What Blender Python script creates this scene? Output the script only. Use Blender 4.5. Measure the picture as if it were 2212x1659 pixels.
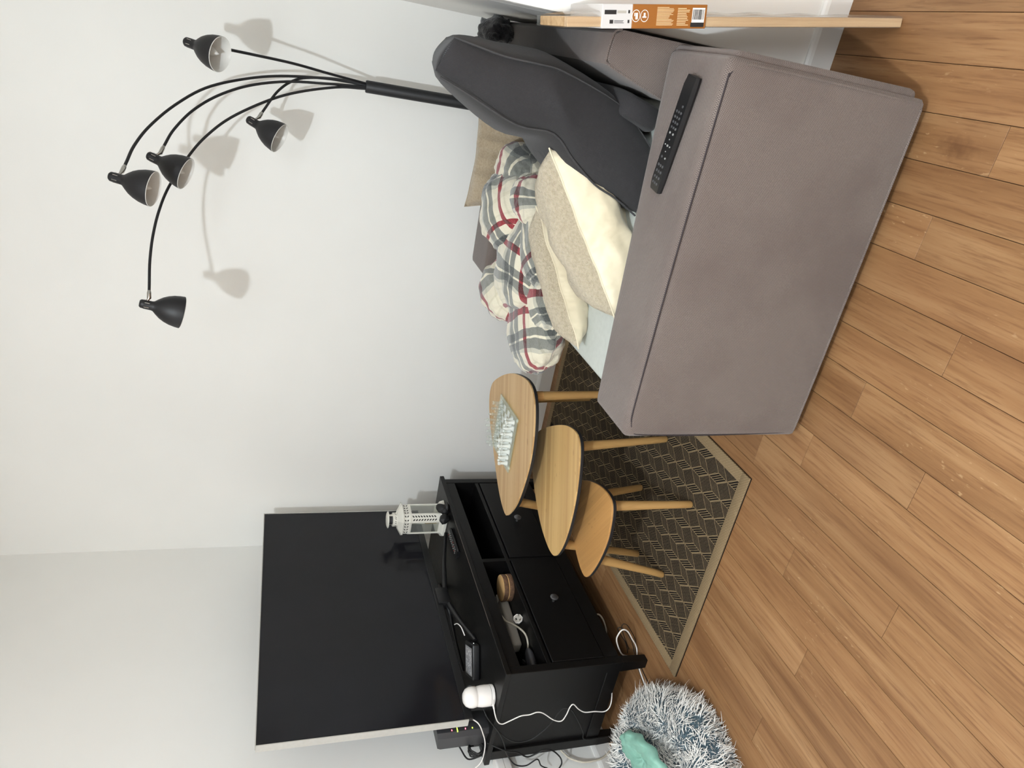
import bpy, bmesh, math, random
from mathutils import Vector, Matrix, noise
PI = math.pi
random.seed(7)
for o in list(bpy.data.objects):
    bpy.data.objects.remove(o)
S = bpy.context.scene
COL = S.collection

# ------------------------------------------------------------------ camera, lights, exposure
def camera():
    p, ro, ya = math.radians(18.95), math.radians(-2.15), math.radians(26.27)
    f = Vector((-math.sin(ya)*math.cos(p), math.cos(ya)*math.cos(p), -math.sin(p)))
    r0 = Vector((math.cos(ya), math.sin(ya), 0))
    d0 = f.cross(r0)
    r = r0*math.cos(ro)+d0*math.sin(ro)
    d = -r0*math.sin(ro)+d0*math.cos(ro)
    cd = bpy.data.cameras.new('camera')
    cd.sensor_fit = 'HORIZONTAL'; cd.sensor_width = 36.0
    cd.lens = 1524.0/2212.0*36.0
    cd.clip_start = 0.02
    c = bpy.data.objects.new('camera', cd); COL.objects.link(c)
    m = Matrix.Identity(4)
    for i in range(3):                      # the phone was held upright and the picture lies on its side
        m[i][0] = d[i]; m[i][1] = r[i]; m[i][2] = -f[i]
    m[0][3], m[1][3], m[2][3] = 0, 0, 1.35
    c.matrix_world = m
    S.camera = c
camera()
W = bpy.data.worlds.new('world'); S.world = W; W.use_nodes = True
W.node_tree.nodes['Background'].inputs[0].default_value = (0.9, 0.92, 1, 1)
W.node_tree.nodes['Background'].inputs[1].default_value = 0.15
def lamp_point(name, loc, power, size, col):
    l = bpy.data.lights.new(name, 'POINT'); l.energy = power; l.shadow_soft_size = size; l.color = col
    o = bpy.data.objects.new(name, l); COL.objects.link(o); o.location = loc
def lamp_area(name, loc, power, size, col):
    l = bpy.data.lights.new(name, 'AREA'); l.shape = 'DISK'; l.energy = power; l.size = size; l.color = col
    o = bpy.data.objects.new(name, l); COL.objects.link(o); o.location = loc
lamp_point('ceiling_bulb', (-0.48, -0.26, 2.26), 100, 0.035, (0.835, 0.918, 0.98))
lamp_area('ambient_fill_light', (1.0, -1.7, 2.44), 60, 1.2, (0.835, 0.918, 0.98))  # unseen broad light behind the camera, added as soft ambient fill
vs = S.view_settings
vs.view_transform = 'Standard'; vs.look = 'None'; vs.gamma = 1.0; vs.exposure = 0.50
vs.use_curve_mapping = False
S.cycles.max_bounces = 10; S.cycles.diffuse_bounces = 6

# ------------------------------------------------------------------ materials
def srgb(r, g, b):
    f = lambda c: (c/255/12.92) if c/255 <= 0.04045 else ((c/255+0.055)/1.055)**2.4
    return (f(r), f(g), f(b), 1)
def dim(c, k):
    return (c[0]*k, c[1]*k, c[2]*k, 1)
class NT:
    def __init__(s, name):
        s.m = bpy.data.materials.new(name); s.m.use_nodes = True
        s.n = s.m.node_tree.nodes; s.l = s.m.node_tree.links
        s.b = s.n['Principled BSDF']
    def add(s, t, **k):
        x = s.n.new(t)
        for a, v in k.items(): setattr(x, a, v)
        return x
    def val(s, sock, v):
        if isinstance(v, bpy.types.NodeSocket): s.l.new(v, sock)
        else: sock.default_value = v
    def math(s, op, a, b=0.0, c=0.0):
        x = s.add('ShaderNodeMath', operation=op)
        s.val(x.inputs[0], a); s.val(x.inputs[1], b); s.val(x.inputs[2], c)
        return x.outputs[0]
    def mix(s, fac, a, b, mode='MIX'):
        x = s.add('ShaderNodeMix', data_type='RGBA', blend_type=mode)
        s.val(x.inputs[0], fac); s.val(x.inputs[6], a); s.val(x.inputs[7], b)
        return x.outputs[2]
    def ramp(s, fac, stops, interp='LINEAR'):
        x = s.add('ShaderNodeValToRGB'); x.color_ramp.interpolation = interp
        e = x.color_ramp.elements
        while len(e) < len(stops): e.new(0.5)
        for i, (p, c) in enumerate(stops):
            e[i].position = p; e[i].color = c
        s.val(x.inputs[0], fac)
        return x.outputs[0]
    def noise(s, vec, scale, detail=3, rough=0.5, out=0):
        x = s.add('ShaderNodeTexNoise')
        s.val(x.inputs['Vector'], vec); x.inputs['Scale'].default_value = scale
        x.inputs['Detail'].default_value = detail; x.inputs['Roughness'].default_value = rough
        return x.outputs[out]
    def mapping(s, vec, scale=(1, 1, 1), rot=(0, 0, 0), loc=(0, 0, 0)):
        x = s.add('ShaderNodeMapping'); s.val(x.inputs[0], vec)
        x.inputs[1].default_value = loc; x.inputs[2].default_value = rot; x.inputs[3].default_value = scale
        return x.outputs[0]
    def coord(s, k='Object'):
        return s.add('ShaderNodeTexCoord').outputs[k]
    def pos(s):
        return s.add('ShaderNodeNewGeometry').outputs['Position']
    def sep(s, vec):
        x = s.add('ShaderNodeSeparateXYZ'); s.val(x.inputs[0], vec); return x.outputs
    def comb(s, a, b, c=0.0):
        x = s.add('ShaderNodeCombineXYZ'); s.val(x.inputs[0], a); s.val(x.inputs[1], b); s.val(x.inputs[2], c)
        return x.outputs[0]
    def bump(s, h, strength=0.3, dist=0.002):
        x = s.add('ShaderNodeBump'); x.inputs['Strength'].default_value = strength
        x.inputs['Distance'].default_value = dist
        s.val(x.inputs['Height'], h); s.l.new(x.outputs[0], s.b.inputs['Normal'])
    def set(s, **k):
        for a, v in k.items(): s.val(s.b.inputs[a.replace('_', ' ')], v)
        return s
def plain(name, col, rough=0.5, metal=0.0, vary=0.06, scale=30, spec=0.5, bump=0.0):
    t = NT(name)
    n = t.noise(t.coord(), scale, 3)
    c2 = tuple(min(1, c*(1+vary)) for c in col[:3])+(1,); c1 = tuple(c*(1-vary) for c in col[:3])+(1,)
    t.set(Base_Color=t.ramp(n, [(0.3, c1), (0.7, c2)]), Roughness=rough, Metallic=metal)
    t.b.inputs['Specular IOR Level'].default_value = spec
    if bump: t.bump(n, bump, 0.003)
    return t.m
MAT = {}
def wall_mat():
    t = NT('wall_paint')
    n = t.noise(t.pos(), 2.0, 3); f = t.noise(t.pos(), 260, 2)
    t.set(Base_Color=t.ramp(n, [(0.3, srgb(236, 235, 231)), (0.7, srgb(240, 239, 235))]), Roughness=0.75)
    t.bump(f, 0.12, 0.001)
    return t.m
MAT['wall'] = wall_mat()
MAT['ceiling'] = plain('ceiling_paint', srgb(238, 236, 232), 0.85, vary=0.01, scale=3)
MAT['trim'] = plain('trim_paint', srgb(228, 227, 224), 0.4, vary=0.01, scale=5)
def wood_floor():
    t = NT('oak_plank')
    oi = t.add('ShaderNodeObjectInfo')
    r = oi.outputs['Random']
    p = t.sep(t.pos())
    off = t.math('MULTIPLY', r, 37.0)
    v = t.comb(p[0], t.math('ADD', p[1], off), off)
    g1 = t.noise(t.mapping(v, (24, 1.4, 1)), 1.0, 5, 0.6)
    g2 = t.noise(t.mapping(v, (150, 7, 1)), 1.0, 4, 0.65)
    g3 = t.noise(t.mapping(v, (7, 1.8, 1)), 1.0, 2, 0.5)
    base = t.ramp(g1, [(0.25, srgb(132, 92, 56)), (0.5, srgb(166, 124, 82)), (0.75, srgb(192, 151, 106))])
    base = t.mix(t.ramp(g2, [(0.50, (0, 0, 0, 1)), (0.70, (0.7, 0.7, 0.7, 1))]), base, srgb(118, 78, 46))
    base = t.mix(t.ramp(g3, [(0.35, (0.35, 0.35, 0.35, 1)), (0.65, (0, 0, 0, 1))]), base, srgb(142, 101, 66))
    # light medullary flecks
    fl = t.noise(t.mapping(v, (120, 42, 1), rot=(0, 0, 0.5)), 1.0, 2, 0.5)
    fm = t.noise(t.mapping(v, (6, 2.2, 1)), 1.0, 1, 0.5)
    fk = t.math('MULTIPLY', t.ramp(fl, [(0.66, (0, 0, 0, 1)), (0.74, (1, 1, 1, 1))]), t.ramp(fm, [(0.52, (0, 0, 0, 1)), (0.62, (0.6, 0.6, 0.6, 1))]))
    base = t.mix(fk, base, srgb(214, 178, 132))
    # knots
    vo = t.add('ShaderNodeTexVoronoi'); t.val(vo.inputs['Vector'], t.mapping(v, (5.2, 2.3, 1))); vo.inputs['Scale'].default_value = 1.0
    dist = t.math('ADD', vo.outputs['Distance'], t.math('MULTIPLY', t.math('SUBTRACT', t.noise(v, 45, 3), 0.5), 0.12))
    kn = t.ramp(dist, [(0.05, (0.85, 0.85, 0.85, 1)), (0.17, (0, 0, 0, 1))])
    cs = t.sep(vo.outputs['Color'])
    kn = t.math('MULTIPLY', kn, t.math('GREATER_THAN', cs[0], 0.60))
    base = t.mix(kn, base, srgb(96, 60, 34))
    tone = t.math('ADD', 0.90, t.math('MULTIPLY', r, 0.2))
    base = t.mix(1.0, base, t.comb(tone, tone, tone), 'MULTIPLY')
    base = t.mix(1.0, base, (0.68, 0.665, 0.665, 1), 'MULTIPLY')
    t.set(Base_Color=base, Roughness=t.math('ADD', 0.42, t.math('MULTIPLY', g2, 0.16)))
    t.b.inputs['Specular IOR Level'].default_value = 0.35
    t.bump(g2, 0.12, 0.001)
    return t.m
MAT['plank'] = wood_floor()
MAT['subfloor'] = plain('subfloor', srgb(122, 88, 56), 0.6, vary=0.1, scale=6)
MAT['joint'] = plain('floor_joint', srgb(74, 48, 28), 0.8, vary=0.05, scale=8)

# ------------------------------------------------------------------ geometry helpers
class MB:
    def __init__(s): s.v = []; s.f = []; s.mi = []; s.uv = None
    def quad(s, pts, mi=0):
        b = len(s.v); s.v += [tuple(p) for p in pts]; s.f.append(tuple(range(b, b+len(pts)))); s.mi.append(mi)
        return s
    def bm(s, bm, mi=0):
        b = len(s.v); bm.verts.ensure_lookup_table()
        for i, v in enumerate(bm.verts): v.index = i
        s.v += [tuple(v.co) for v in bm.verts]
        for f in bm.faces: s.f.append(tuple(b+v.index for v in f.verts)); s.mi.append(mi)
        bm.free(); return s
    def box(s, x0, x1, y0, y1, z0, z1, r=0.0, seg=2, M=None, mi=0):
        bm = bmesh.new(); bmesh.ops.create_cube(bm, size=1)
        for v in bm.verts:
            v.co = Vector(((x0+x1)/2+v.co.x*(x1-x0), (y0+y1)/2+v.co.y*(y1-y0), (z0+z1)/2+v.co.z*(z1-z0)))
        if r > 0:
            bmesh.ops.bevel(bm, geom=bm.edges[:], offset=r, segments=seg, profile=0.5, affect='EDGES', clamp_overlap=True)
        if M is not None: bm.transform(M)
        return s.bm(bm, mi)
    def lathe(s, prof, n=24, M=None, mi=0, a0=0.0, cap=True):
        b = len(s.v)
        for (r, z) in prof:
            for k in range(n):
                a = a0+2*PI*k/n
                p = Vector((r*math.cos(a), r*math.sin(a), z))
                s.v.append(tuple(M @ p if M is not None else p))
        for i in range(len(prof)-1):
            for k in range(n):
                s.f.append((b+i*n+k, b+i*n+(k+1) % n, b+(i+1)*n+(k+1) % n, b+(i+1)*n+k)); s.mi.append(mi)
        if cap:
            if prof[0][0] > 1e-5: s.f.append(tuple(b+k for k in reversed(range(n)))); s.mi.append(mi)
            if prof[-1][0] > 1e-5: s.f.append(tuple(b+(len(prof)-1)*n+k for k in range(n))); s.mi.append(mi)
        return s
    def tube(s, pts, r, n=8, mi=0, cap=True):
        pts = [Vector(p) for p in pts]; m = len(pts); b = len(s.v)
        rr = r if isinstance(r, (list, tuple)) else [r]*m
        up = None
        for i in range(m):
            t = (pts[min(i+1, m-1)]-pts[max(i-1, 0)]).normalized()
            if up is None:
                up = Vector((0, 0, 1)) if abs(t.z) < 0.9 else Vector((1, 0, 0))
            x = (up - t*up.dot(t)).normalized(); y = t.cross(x); up = x
            for k in range(n):
                a = 2*PI*k/n
                s.v.append(tuple(pts[i]+(x*math.cos(a)+y*math.sin(a))*rr[i]))
        for i in range(m-1):
            for k in range(n):
                s.f.append((b+i*n+k, b+i*n+(k+1) % n, b+(i+1)*n+(k+1) % n, b+(i+1)*n+k)); s.mi.append(mi)
        if cap:
            s.f.append(tuple(b+k for k in reversed(range(n)))); s.mi.append(mi)
            s.f.append(tuple(b+(m-1)*n+k for k in range(n))); s.mi.append(mi)
        return s
    def prism(s, outline, z0, z1, bev=0.0, mi=0):
        n = len(outline); rings = []
        c = Vector((sum(p[0] for p in outline)/n, sum(p[1] for p in outline)/n))
        def off(d):
            o = []
            for i in range(n):
                a = Vector(outline[i-1]); p = Vector(outline[i]); q = Vector(outline[(i+1) % n])
                t = (q-a).normalized(); nn = Vector((t.y, -t.x))
                if nn.dot(p-c) < 0: nn = -nn
                o.append(p-nn*d)
            return o
        lv = [(z0, bev), (z0+bev, 0), (z1-bev, 0), (z1, bev)] if bev else [(z0, 0), (z1, 0)]
        b = len(s.v)
        for z, d in lv:
            s.v += [(p.x, p.y, z) for p in off(d)]
        for i in range(len(lv)-1):
            for k in range(n):
                s.f.append((b+i*n+k, b+i*n+(k+1) % n, b+(i+1)*n+(k+1) % n, b+(i+1)*n+k)); s.mi.append(mi)
        s.f.append(tuple(b+k for k in reversed(range(n)))); s.mi.append(mi)
        s.f.append(tuple(b+(len(lv)-1)*n+k for k in range(n))); s.mi.append(mi)
        return s
def mesh(name, mb, mats, smooth=35):
    me = bpy.data.meshes.new(name)
    me.from_pydata(mb.v, [], mb.f)
    for m in (mats if isinstance(mats, (list, tuple)) else [mats]): me.materials.append(m)
    if any(mb.mi): me.polygons.foreach_set('material_index', mb.mi)
    bm = bmesh.new(); bm.from_mesh(me); bmesh.ops.recalc_face_normals(bm, faces=bm.faces[:]); bm.to_mesh(me); bm.free()
    if smooth:
        me.polygons.foreach_set('use_smooth', [True]*len(me.polygons))
        if smooth < 180: me.set_sharp_from_angle(angle=math.radians(smooth))
    if mb.uv is not None:
        uvl = me.uv_layers.new(name='UVMap')
        for lp in me.loops: uvl.data[lp.index].uv = mb.uv[lp.vertex_index]
    me.update()
    return me
def wloc(o):
    p = Vector((0, 0, 0))
    while o is not None: p += o.location; o = o.parent
    return p
def part(name, mb, mats, parent=None, smooth=35, local=False, label=None, kind=None):
    """one mesh object; verts are world coordinates unless local"""
    if parent is not None and not local:
        c = wloc(parent); mb.v = [(v[0]-c.x, v[1]-c.y, v[2]-c.z) for v in mb.v]
    o = bpy.data.objects.new(name, mesh(name, mb, mats, smooth)); COL.objects.link(o)
    o.parent = parent
    if label: o['label'] = label
    if kind: o['kind'] = kind
    return o
def tag(o, label, cat, group=None):
    o['label'] = label; o['category'] = cat
    if group: o['group'] = group
    return o
def thing(name, label, cat, loc=(0, 0, 0), group=None):
    o = bpy.data.objects.new(name, None); COL.objects.link(o); o.location = loc; o.empty_display_size = 0.05
    return tag(o, label, cat, group)
def single(name, mb, mats, label, cat, loc=(0, 0, 0), group=None, smooth=35):
    mb.v = [(v[0]-loc[0], v[1]-loc[1], v[2]-loc[2]) for v in mb.v]
    o = part(name, mb, mats, None, smooth); o.location = loc
    return tag(o, label, cat, group)
def struct(name, mb, mats, smooth=0, label=None):
    o = part(name, mb, mats, None, smooth); o['kind'] = 'structure'
    if label: o['label'] = label
    return o
def axes(c, x, y=None, z=None):
    """matrix with origin c, local x axis along x, local z near z"""
    x = Vector(x).normalized(); z = Vector(z).normalized()
    y = z.cross(x).normalized(); z = x.cross(y)
    return Matrix(((x.x, y.x, z.x, c[0]), (x.y, y.y, z.y, c[1]), (x.z, y.z, z.z, c[2]), (0, 0, 0, 1)))
def zaxis(c, d):
    d = Vector(d).normalized(); h = Vector((0, 1, 0)) if abs(d.y) < 0.9 else Vector((1, 0, 0))
    x = (h-d*h.dot(d)).normalized()
    return axes(c, x, None, d)
def cr(pts, k=6, closed=False):
    """Catmull-Rom through pts"""
    P = [Vector(p) for p in pts]; n = len(P); out = []
    for i in range(n if closed else n-1):
        if closed: a, b, c, d = P[i-1], P[i], P[(i+1) % n], P[(i+2) % n]
        else: a, b, c, d = P[max(i-1, 0)], P[i], P[i+1], P[min(i+2, n-1)]
        for j in range(k):
            t = j/k
            out.append(0.5*((2*b)+(c-a)*t+(2*a-5*b+4*c-d)*t*t+(3*b-a-3*c+d)*t**3))
    if not closed: out.append(P[-1])
    return out

# ------------------------------------------------------------------ room
XL, XR, YB, YP, ZC = -2.435, 0.10, 2.99, 1.715, 2.50
XF, YF = 2.9, -3.2
struct('wall_back', MB().box(XL-0.1, XR+0.1, YB, YB+0.1, 0, ZC), MAT['wall'])
struct('wall_left', MB().box(XL-0.1, XL, YF, YB, 0, ZC), MAT['wall'])
struct('wall_right', MB().box(XR, XR+0.1, YP+0.1, YB, 0, ZC), MAT['wall'])
struct('wall_partition', MB().box(XR, XF, YP, YP+0.1, 0, ZC, 0.004, 2), MAT['wall'])
struct('wall_rear', MB().box(XL-0.1, XF+0.1, YF-0.1, YF, 0, ZC), MAT['wall'])
struct('wall_far_right', MB().box(XF, XF+0.1, YF, YP+0.1, 0, ZC), MAT['wall'])
struct('ceiling', MB().box(XL-0.1, XF+0.1, YF-0.1, YB+0.1, ZC, ZC+0.1), MAT['ceiling'])
def skirting(name, p0, p1, n, h=0.076):
    """moulded baseboard between p0 and p1, n = direction into the room"""
    prof = [(0, 0), (0.013, 0), (0.013, h-0.014), (0.010, h-0.006), (0.006, h), (0, h)]
    mb = MB(); k = len(prof)
    for p in (p0, p1):
        mb.v += [(p[0]+n[0]*a, p[1]+n[1]*a, z) for a, z in prof]
    for i in range(k): mb.f.append((i, (i+1) % k, k+(i+1) % k, k+i)); mb.mi.append(0)
    mb.f += [tuple(range(k)), tuple(range(k, 2*k))]; mb.mi += [0, 0]
    return struct(name, mb, MAT['trim'])
skirting('baseboard_back', (XL, YB), (XR, YB), (0, -1))
skirting('baseboard_left', (XL, YF), (XL, YB-0.013), (1, 0))
skirting('baseboard_partition', (XR, YP), (XF, YP), (0, -1))
skirting('baseboard_right', (XR, YP+0.0), (XR, YB-0.013), (-1, 0))

fl = struct('floor', MB().box(XL-0.1, XF+0.1, YF-0.1, YB+0.1, -0.12, -0.006), MAT['joint'])
def floor_planks():
    PW = 0.0995; x_ref = 0.1445
    known = {}
    for xm, y in ((-.70, .964), (-.80, 1.29), (-1.097, 1.20), (-.995, .878), (-1.295, 1.035), (-1.593, 1.07), (-.204, 1.215)):
        known[round((x_ref-PW/2-xm)/PW)] = y
    k0 = round((x_ref-PW/2-0.75)/PW); k1 = round((x_ref-PW/2-XL)/PW)
    L = 1.285; gap = 0.0006
    rng = random.Random(3)
    far = MB()
    for k in range(math.floor((x_ref-XF)/PW), k1+1):
        xa = max(XL, x_ref-(k+1)*PW); xb = min(XF, x_ref-k*PW)
        if xb-xa < 0.004: continue
        j = known.get(k, rng.uniform(0.0, L))
        y0 = j-math.ceil((j-YF)/L)*L
        while y0 < YB:
            a, b = max(YF, y0), min(YB, y0+L)
            if b-a > 0.01:
                vis = xa < 0.7 and b > 0.25
                q = MB() if vis else far
                q.box(xa+gap, xb-gap, a+gap, b-gap, -0.006, 0.0, 0.0005 if vis else 0, 1)
                if vis: part('plank', q, MAT['plank'], fl, 0)
            y0 += L
    part('plank_field', far, MAT['plank'], fl, 0, kind='stuff')
floor_planks()

# ------------------------------------------------------------------ more materials
def weave(name, ca, cb, scale=330, bump=0.5, rough=0.9, blot=None, sheen=0.15, fade=None):
    """coarse woven upholstery: small basket bumps with two thread tones"""
    t = NT(name)
    p = t.sep(t.coord())
    g = t.sep(t.add('ShaderNodeNewGeometry').outputs['Normal'])
    fx = t.math('GREATER_THAN', t.math('ABSOLUTE', g[0]), 0.72); fz = t.math('GREATER_THAN', t.math('ABSOLUTE', g[2]), 0.72)
    pick = lambda f, u, v: t.math('ADD', t.math('MULTIPLY', f, u), t.math('MULTIPLY', t.math('SUBTRACT', 1.0, f), v))
    a = t.math('SINE', t.math('MULTIPLY', pick(fx, p[1], p[0]), scale*PI))
    b = t.math('SINE', t.math('MULTIPLY', pick(fz, p[1], p[2]), scale*PI))
    h = t.math('MULTIPLY', a, b)
    h = t.math('ADD', t.math('MULTIPLY', h, 0.5), 0.5)
    n = t.noise(t.coord(), 420, 2); big = t.noise(t.coord(), 5, 3)
    hh = t.math('ADD', h, t.math('MULTIPLY', n, 0.5))
    c = t.mix(t.ramp(hh, [(0.35, (0, 0, 0, 1)), (0.95, (1, 1, 1, 1))]), ca, cb)
    if blot: c = t.mix(t.ramp(big, [(0.42, (0, 0, 0, 1)), (0.68, (0.5, 0.5, 0.5, 1))]), c, blot)
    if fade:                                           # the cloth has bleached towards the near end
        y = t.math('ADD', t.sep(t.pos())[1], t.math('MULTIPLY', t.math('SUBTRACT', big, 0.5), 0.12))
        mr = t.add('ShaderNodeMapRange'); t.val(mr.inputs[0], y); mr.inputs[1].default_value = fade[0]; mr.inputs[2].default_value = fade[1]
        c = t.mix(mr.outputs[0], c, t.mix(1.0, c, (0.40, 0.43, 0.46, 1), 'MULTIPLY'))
    t.set(Base_Color=c, Roughness=rough, Sheen_Weight=sheen)
    t.b.inputs['Specular IOR Level'].default_value = 0.2
    t.bump(hh, bump, 0.0012)
    return t.m
MAT['taupe'] = weave('taupe_weave', srgb(80, 71, 67), srgb(124, 113, 107), 440, 0.55, blot=srgb(92, 80, 76))
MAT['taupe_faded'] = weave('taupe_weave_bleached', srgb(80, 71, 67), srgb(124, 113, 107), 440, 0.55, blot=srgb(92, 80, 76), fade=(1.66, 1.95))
MAT['charcoal'] = weave('charcoal_weave', srgb(34, 34, 36), srgb(58, 56, 57), 600, 0.3, blot=srgb(44, 43, 44), sheen=0.1)
MAT['piping'] = plain('piping_cord', srgb(46, 39, 41), 0.8, vary=0.1, scale=200)
MAT['piping_grey'] = plain('charcoal_piping', srgb(58, 57, 58), 0.8, vary=0.1, scale=200)
MAT['seat'] = plain('pale_seat_cover', srgb(182, 186, 180), 0.85, vary=0.04, scale=60, bump=0.1)
MAT['black_plinth'] = plain('black_plinth', srgb(26, 22, 22), 0.8, vary=0.1)
def bench_mat():
    t = NT('black_brown_stain')
    v = t.mapping(t.coord(), (6, 1, 6))
    n = t.noise(v, 22, 4, 0.6)
    t.set(Base_Color=t.ramp(n, [(0.3, srgb(11, 10, 10)), (0.7, srgb(16, 15, 15))]), Roughness=t.math('ADD', 0.36, t.math('MULTIPLY', n, 0.12)))
    t.b.inputs['Specular IOR Level'].default_value = 0.25
    t.bump(n, 0.05, 0.001)
    return t.m
MAT['bench'] = bench_mat()
MAT['bench_edge'] = plain('worn_edge', srgb(92, 84, 78), 0.6, vary=0.2, scale=120)
MAT['black_plastic'] = plain('black_plastic', srgb(18, 18, 20), 0.42, vary=0.05)
MAT['black_matte'] = plain('black_lacquer', srgb(22, 22, 25), 0.5, vary=0.05)
MAT['black_rubber'] = plain('black_rubber', srgb(14, 14, 15), 0.6, vary=0.08)
MAT['dark_grey_plastic'] = plain('dark_grey_plastic', srgb(50, 50, 53), 0.5, vary=0.04)
MAT['silver'] = plain('brushed_silver', srgb(205, 203, 198), 0.38, 0.6, vary=0.03, scale=80)
MAT['chrome'] = plain('chrome', srgb(190, 188, 184), 0.18, 1.0, vary=0.02)
MAT['nickel'] = plain('dull_metal_knob', srgb(110, 110, 112), 0.35, 0.8, vary=0.04)
MAT['white_plastic'] = plain('white_plastic', srgb(238, 234, 230), 0.35, vary=0.01)
MAT['grey_plastic'] = plain('pale_grey_plastic', srgb(176, 170, 160), 0.5, vary=0.03)
MAT['cream_cable'] = plain('cream_cable', srgb(198, 190, 174), 0.5, vary=0.04)
MAT['white_enamel'] = plain('white_enamel', srgb(226, 224, 214), 0.4, vary=0.03)
MAT['shade_white'] = plain('shade_white_lining', srgb(215, 213, 208), 0.35, vary=0.01)
MAT['hole'] = plain('dark_cutout', srgb(40, 40, 36), 0.8, vary=0.1)
MAT['wax'] = plain('candle_wax', srgb(176, 160, 118), 0.5, vary=0.06)
def glass(name, tint=(1, 1, 1, 1), body=0.0, rough=0.03, ior=1.45):
    """thin clear glass that lets light through: transparent + fresnel gloss, body = share of milky scatter"""
    t = NT(name); n = t.noise(t.coord(), 60, 2)
    tr = t.add('ShaderNodeBsdfTransparent'); tr.inputs[0].default_value = tint
    gl = t.add('ShaderNodeBsdfGlossy'); t.val(gl.inputs['Roughness'], t.math('MULTIPLY_ADD', n, 0.02, rough))
    lw = t.add('ShaderNodeLayerWeight'); lw.inputs[0].default_value = 0.5
    k0 = ((ior-1)/(ior+1))**2
    fac = t.math('MULTIPLY_ADD', t.math('POWER', lw.outputs['Facing'], 4.0), 0.75, k0)
    m1 = t.add('ShaderNodeMixShader'); t.l.new(fac, m1.inputs[0]); t.l.new(tr.outputs[0], m1.inputs[1]); t.l.new(gl.outputs[0], m1.inputs[2])
    out = m1.outputs[0]
    if body:
        df = t.add('ShaderNodeBsdfDiffuse'); df.inputs[0].default_value = srgb(236, 240, 236)
        m2 = t.add('ShaderNodeMixShader'); m2.inputs[0].default_value = body
        t.l.new(out, m2.inputs[1]); t.l.new(df.outputs[0], m2.inputs[2]); out = m2.outputs[0]
    t.l.new(out, t.n['Material Output'].inputs[0])
    return t.m
MAT['glass'] = glass('clear_glass', (0.97, 0.98, 0.97, 1), 0.03)
MAT['piece_glass'] = glass('clear_piece_glass', (0.93, 0.95, 0.93, 1), 0.10, 0.02, 1.7)
MAT['frosted'] = glass('frosted_glass', (0.97, 0.98, 0.97, 1), 0.62, 0.35)
MAT['square_frost'] = glass('frosted_square', (1, 1, 1, 1), 0.45, 0.4)
MAT['board_glass'] = glass('green_tinted_glass', (0.90, 0.95, 0.90, 1), 0.12)
MAT['film'] = glass('plastic_film', (0.99, 0.99, 0.99, 1), 0.07, 0.10, 1.25)
def screen_mat():
    t = NT('tv_screen'); n = t.noise(t.coord(), 3, 2)
    t.set(Base_Color=t.ramp(n, [(0.3, srgb(27, 27, 30)), (0.7, srgb(30, 30, 34))]), Roughness=0.08)
    t.b.inputs['Specular IOR Level'].default_value = 0.22
    return t.m
MAT['screen'] = screen_mat()
def bamboo(name, a, b, ang, edge):
    """bamboo strips running at angle ang in the object's plane"""
    t = NT(name)
    v = t.mapping(t.coord(), rot=(0, 0, -ang))
    p = t.sep(v)
    strip = t.math('FLOOR', t.math('MULTIPLY', p[1], 62))
    wn = t.add('ShaderNodeTexWhiteNoise', noise_dimensions='1D'); t.val(wn.inputs['W'], strip)
    v2 = t.comb(t.math('ADD', p[0], t.math('MULTIPLY', wn.outputs[0], 9.0)), p[1], strip)
    g = t.noise(t.mapping(v2, (3.2, 260, 1)), 1.0, 4, 0.6)
    nodes = t.noise(t.mapping(v2, (22, 46, 1)), 1.0, 1, 0.4)
    c = t.mix(g, a, b)
    c = t.mix(t.math('MULTIPLY', wn.outputs[0], 0.55), c, srgb(156, 116, 68))
    c = t.mix(t.ramp(nodes, [(0.70, (0, 0, 0, 1)), (0.78, (0.5, 0.5, 0.5, 1))]), c, srgb(128, 88, 48))
    t.set(Base_Color=c, Roughness=0.38)
    t.b.inputs['Specular IOR Level'].default_value = 0.35
    return t.m
MAT['bamboo_a'] = bamboo('bamboo_light', srgb(182, 150, 106), srgb(200, 168, 122), math.radians(28), 0)
MAT['bamboo_b'] = bamboo('bamboo_honey', srgb(190, 156, 102), srgb(208, 174, 119), math.radians(28), 0)
MAT['bamboo_c'] = bamboo('bamboo_warm', srgb(176, 128, 76), srgb(202, 155, 96), math.radians(-30), 0)
MAT['bamboo_leg'] = bamboo('bamboo_leg', srgb(166, 130, 80), srgb(182, 146, 94), 0, 0)
def fluffy(name, c1, c2, scale=90, strength=0.9, dist=0.006):
    t = NT(name)
    n = t.noise(t.coord(), scale, 3, 0.6); f = t.noise(t.coord(), scale*6, 2)
    h = t.math('ADD', n, t.math('MULTIPLY', f, 0.4))
    t.set(Base_Color=t.ramp(h, [(0.45, c1), (0.85, c2)]), Roughness=0.95, Sheen_Weight=0.3)
    t.b.inputs['Specular IOR Level'].default_value = 0.1
    t.bump(h, strength, dist)
    return t.m
MAT['sherpa'] = fluffy('cream_sherpa', srgb(178, 163, 135), srgb(204, 190, 163), 120, 1.0, 0.010)
MAT['beige_fur'] = fluffy('beige_plush', srgb(150, 134, 111), srgb(172, 156, 132), 160, 0.7, 0.005)
def satin():
    t = NT('cream_satin')
    n = t.noise(t.mapping(t.coord(), (4, 13, 8), rot=(0, 0, 0.5)), 1.1, 2, 0.5)
    w = t.noise(t.mapping(t.coord(), (14, 5, 9), rot=(0, 0, -0.4)), 1.5, 2, 0.5)
    h = t.math('ADD', n, t.math('MULTIPLY', w, 0.7))
    t.set(Base_Color=t.ramp(n, [(0.3, srgb(212, 199, 170)), (0.7, srgb(228, 217, 190))]), Roughness=0.5, Sheen_Weight=0.3)
    t.bump(h, 0.55, 0.03)
    return t.m
MAT['satin'] = satin()
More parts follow.
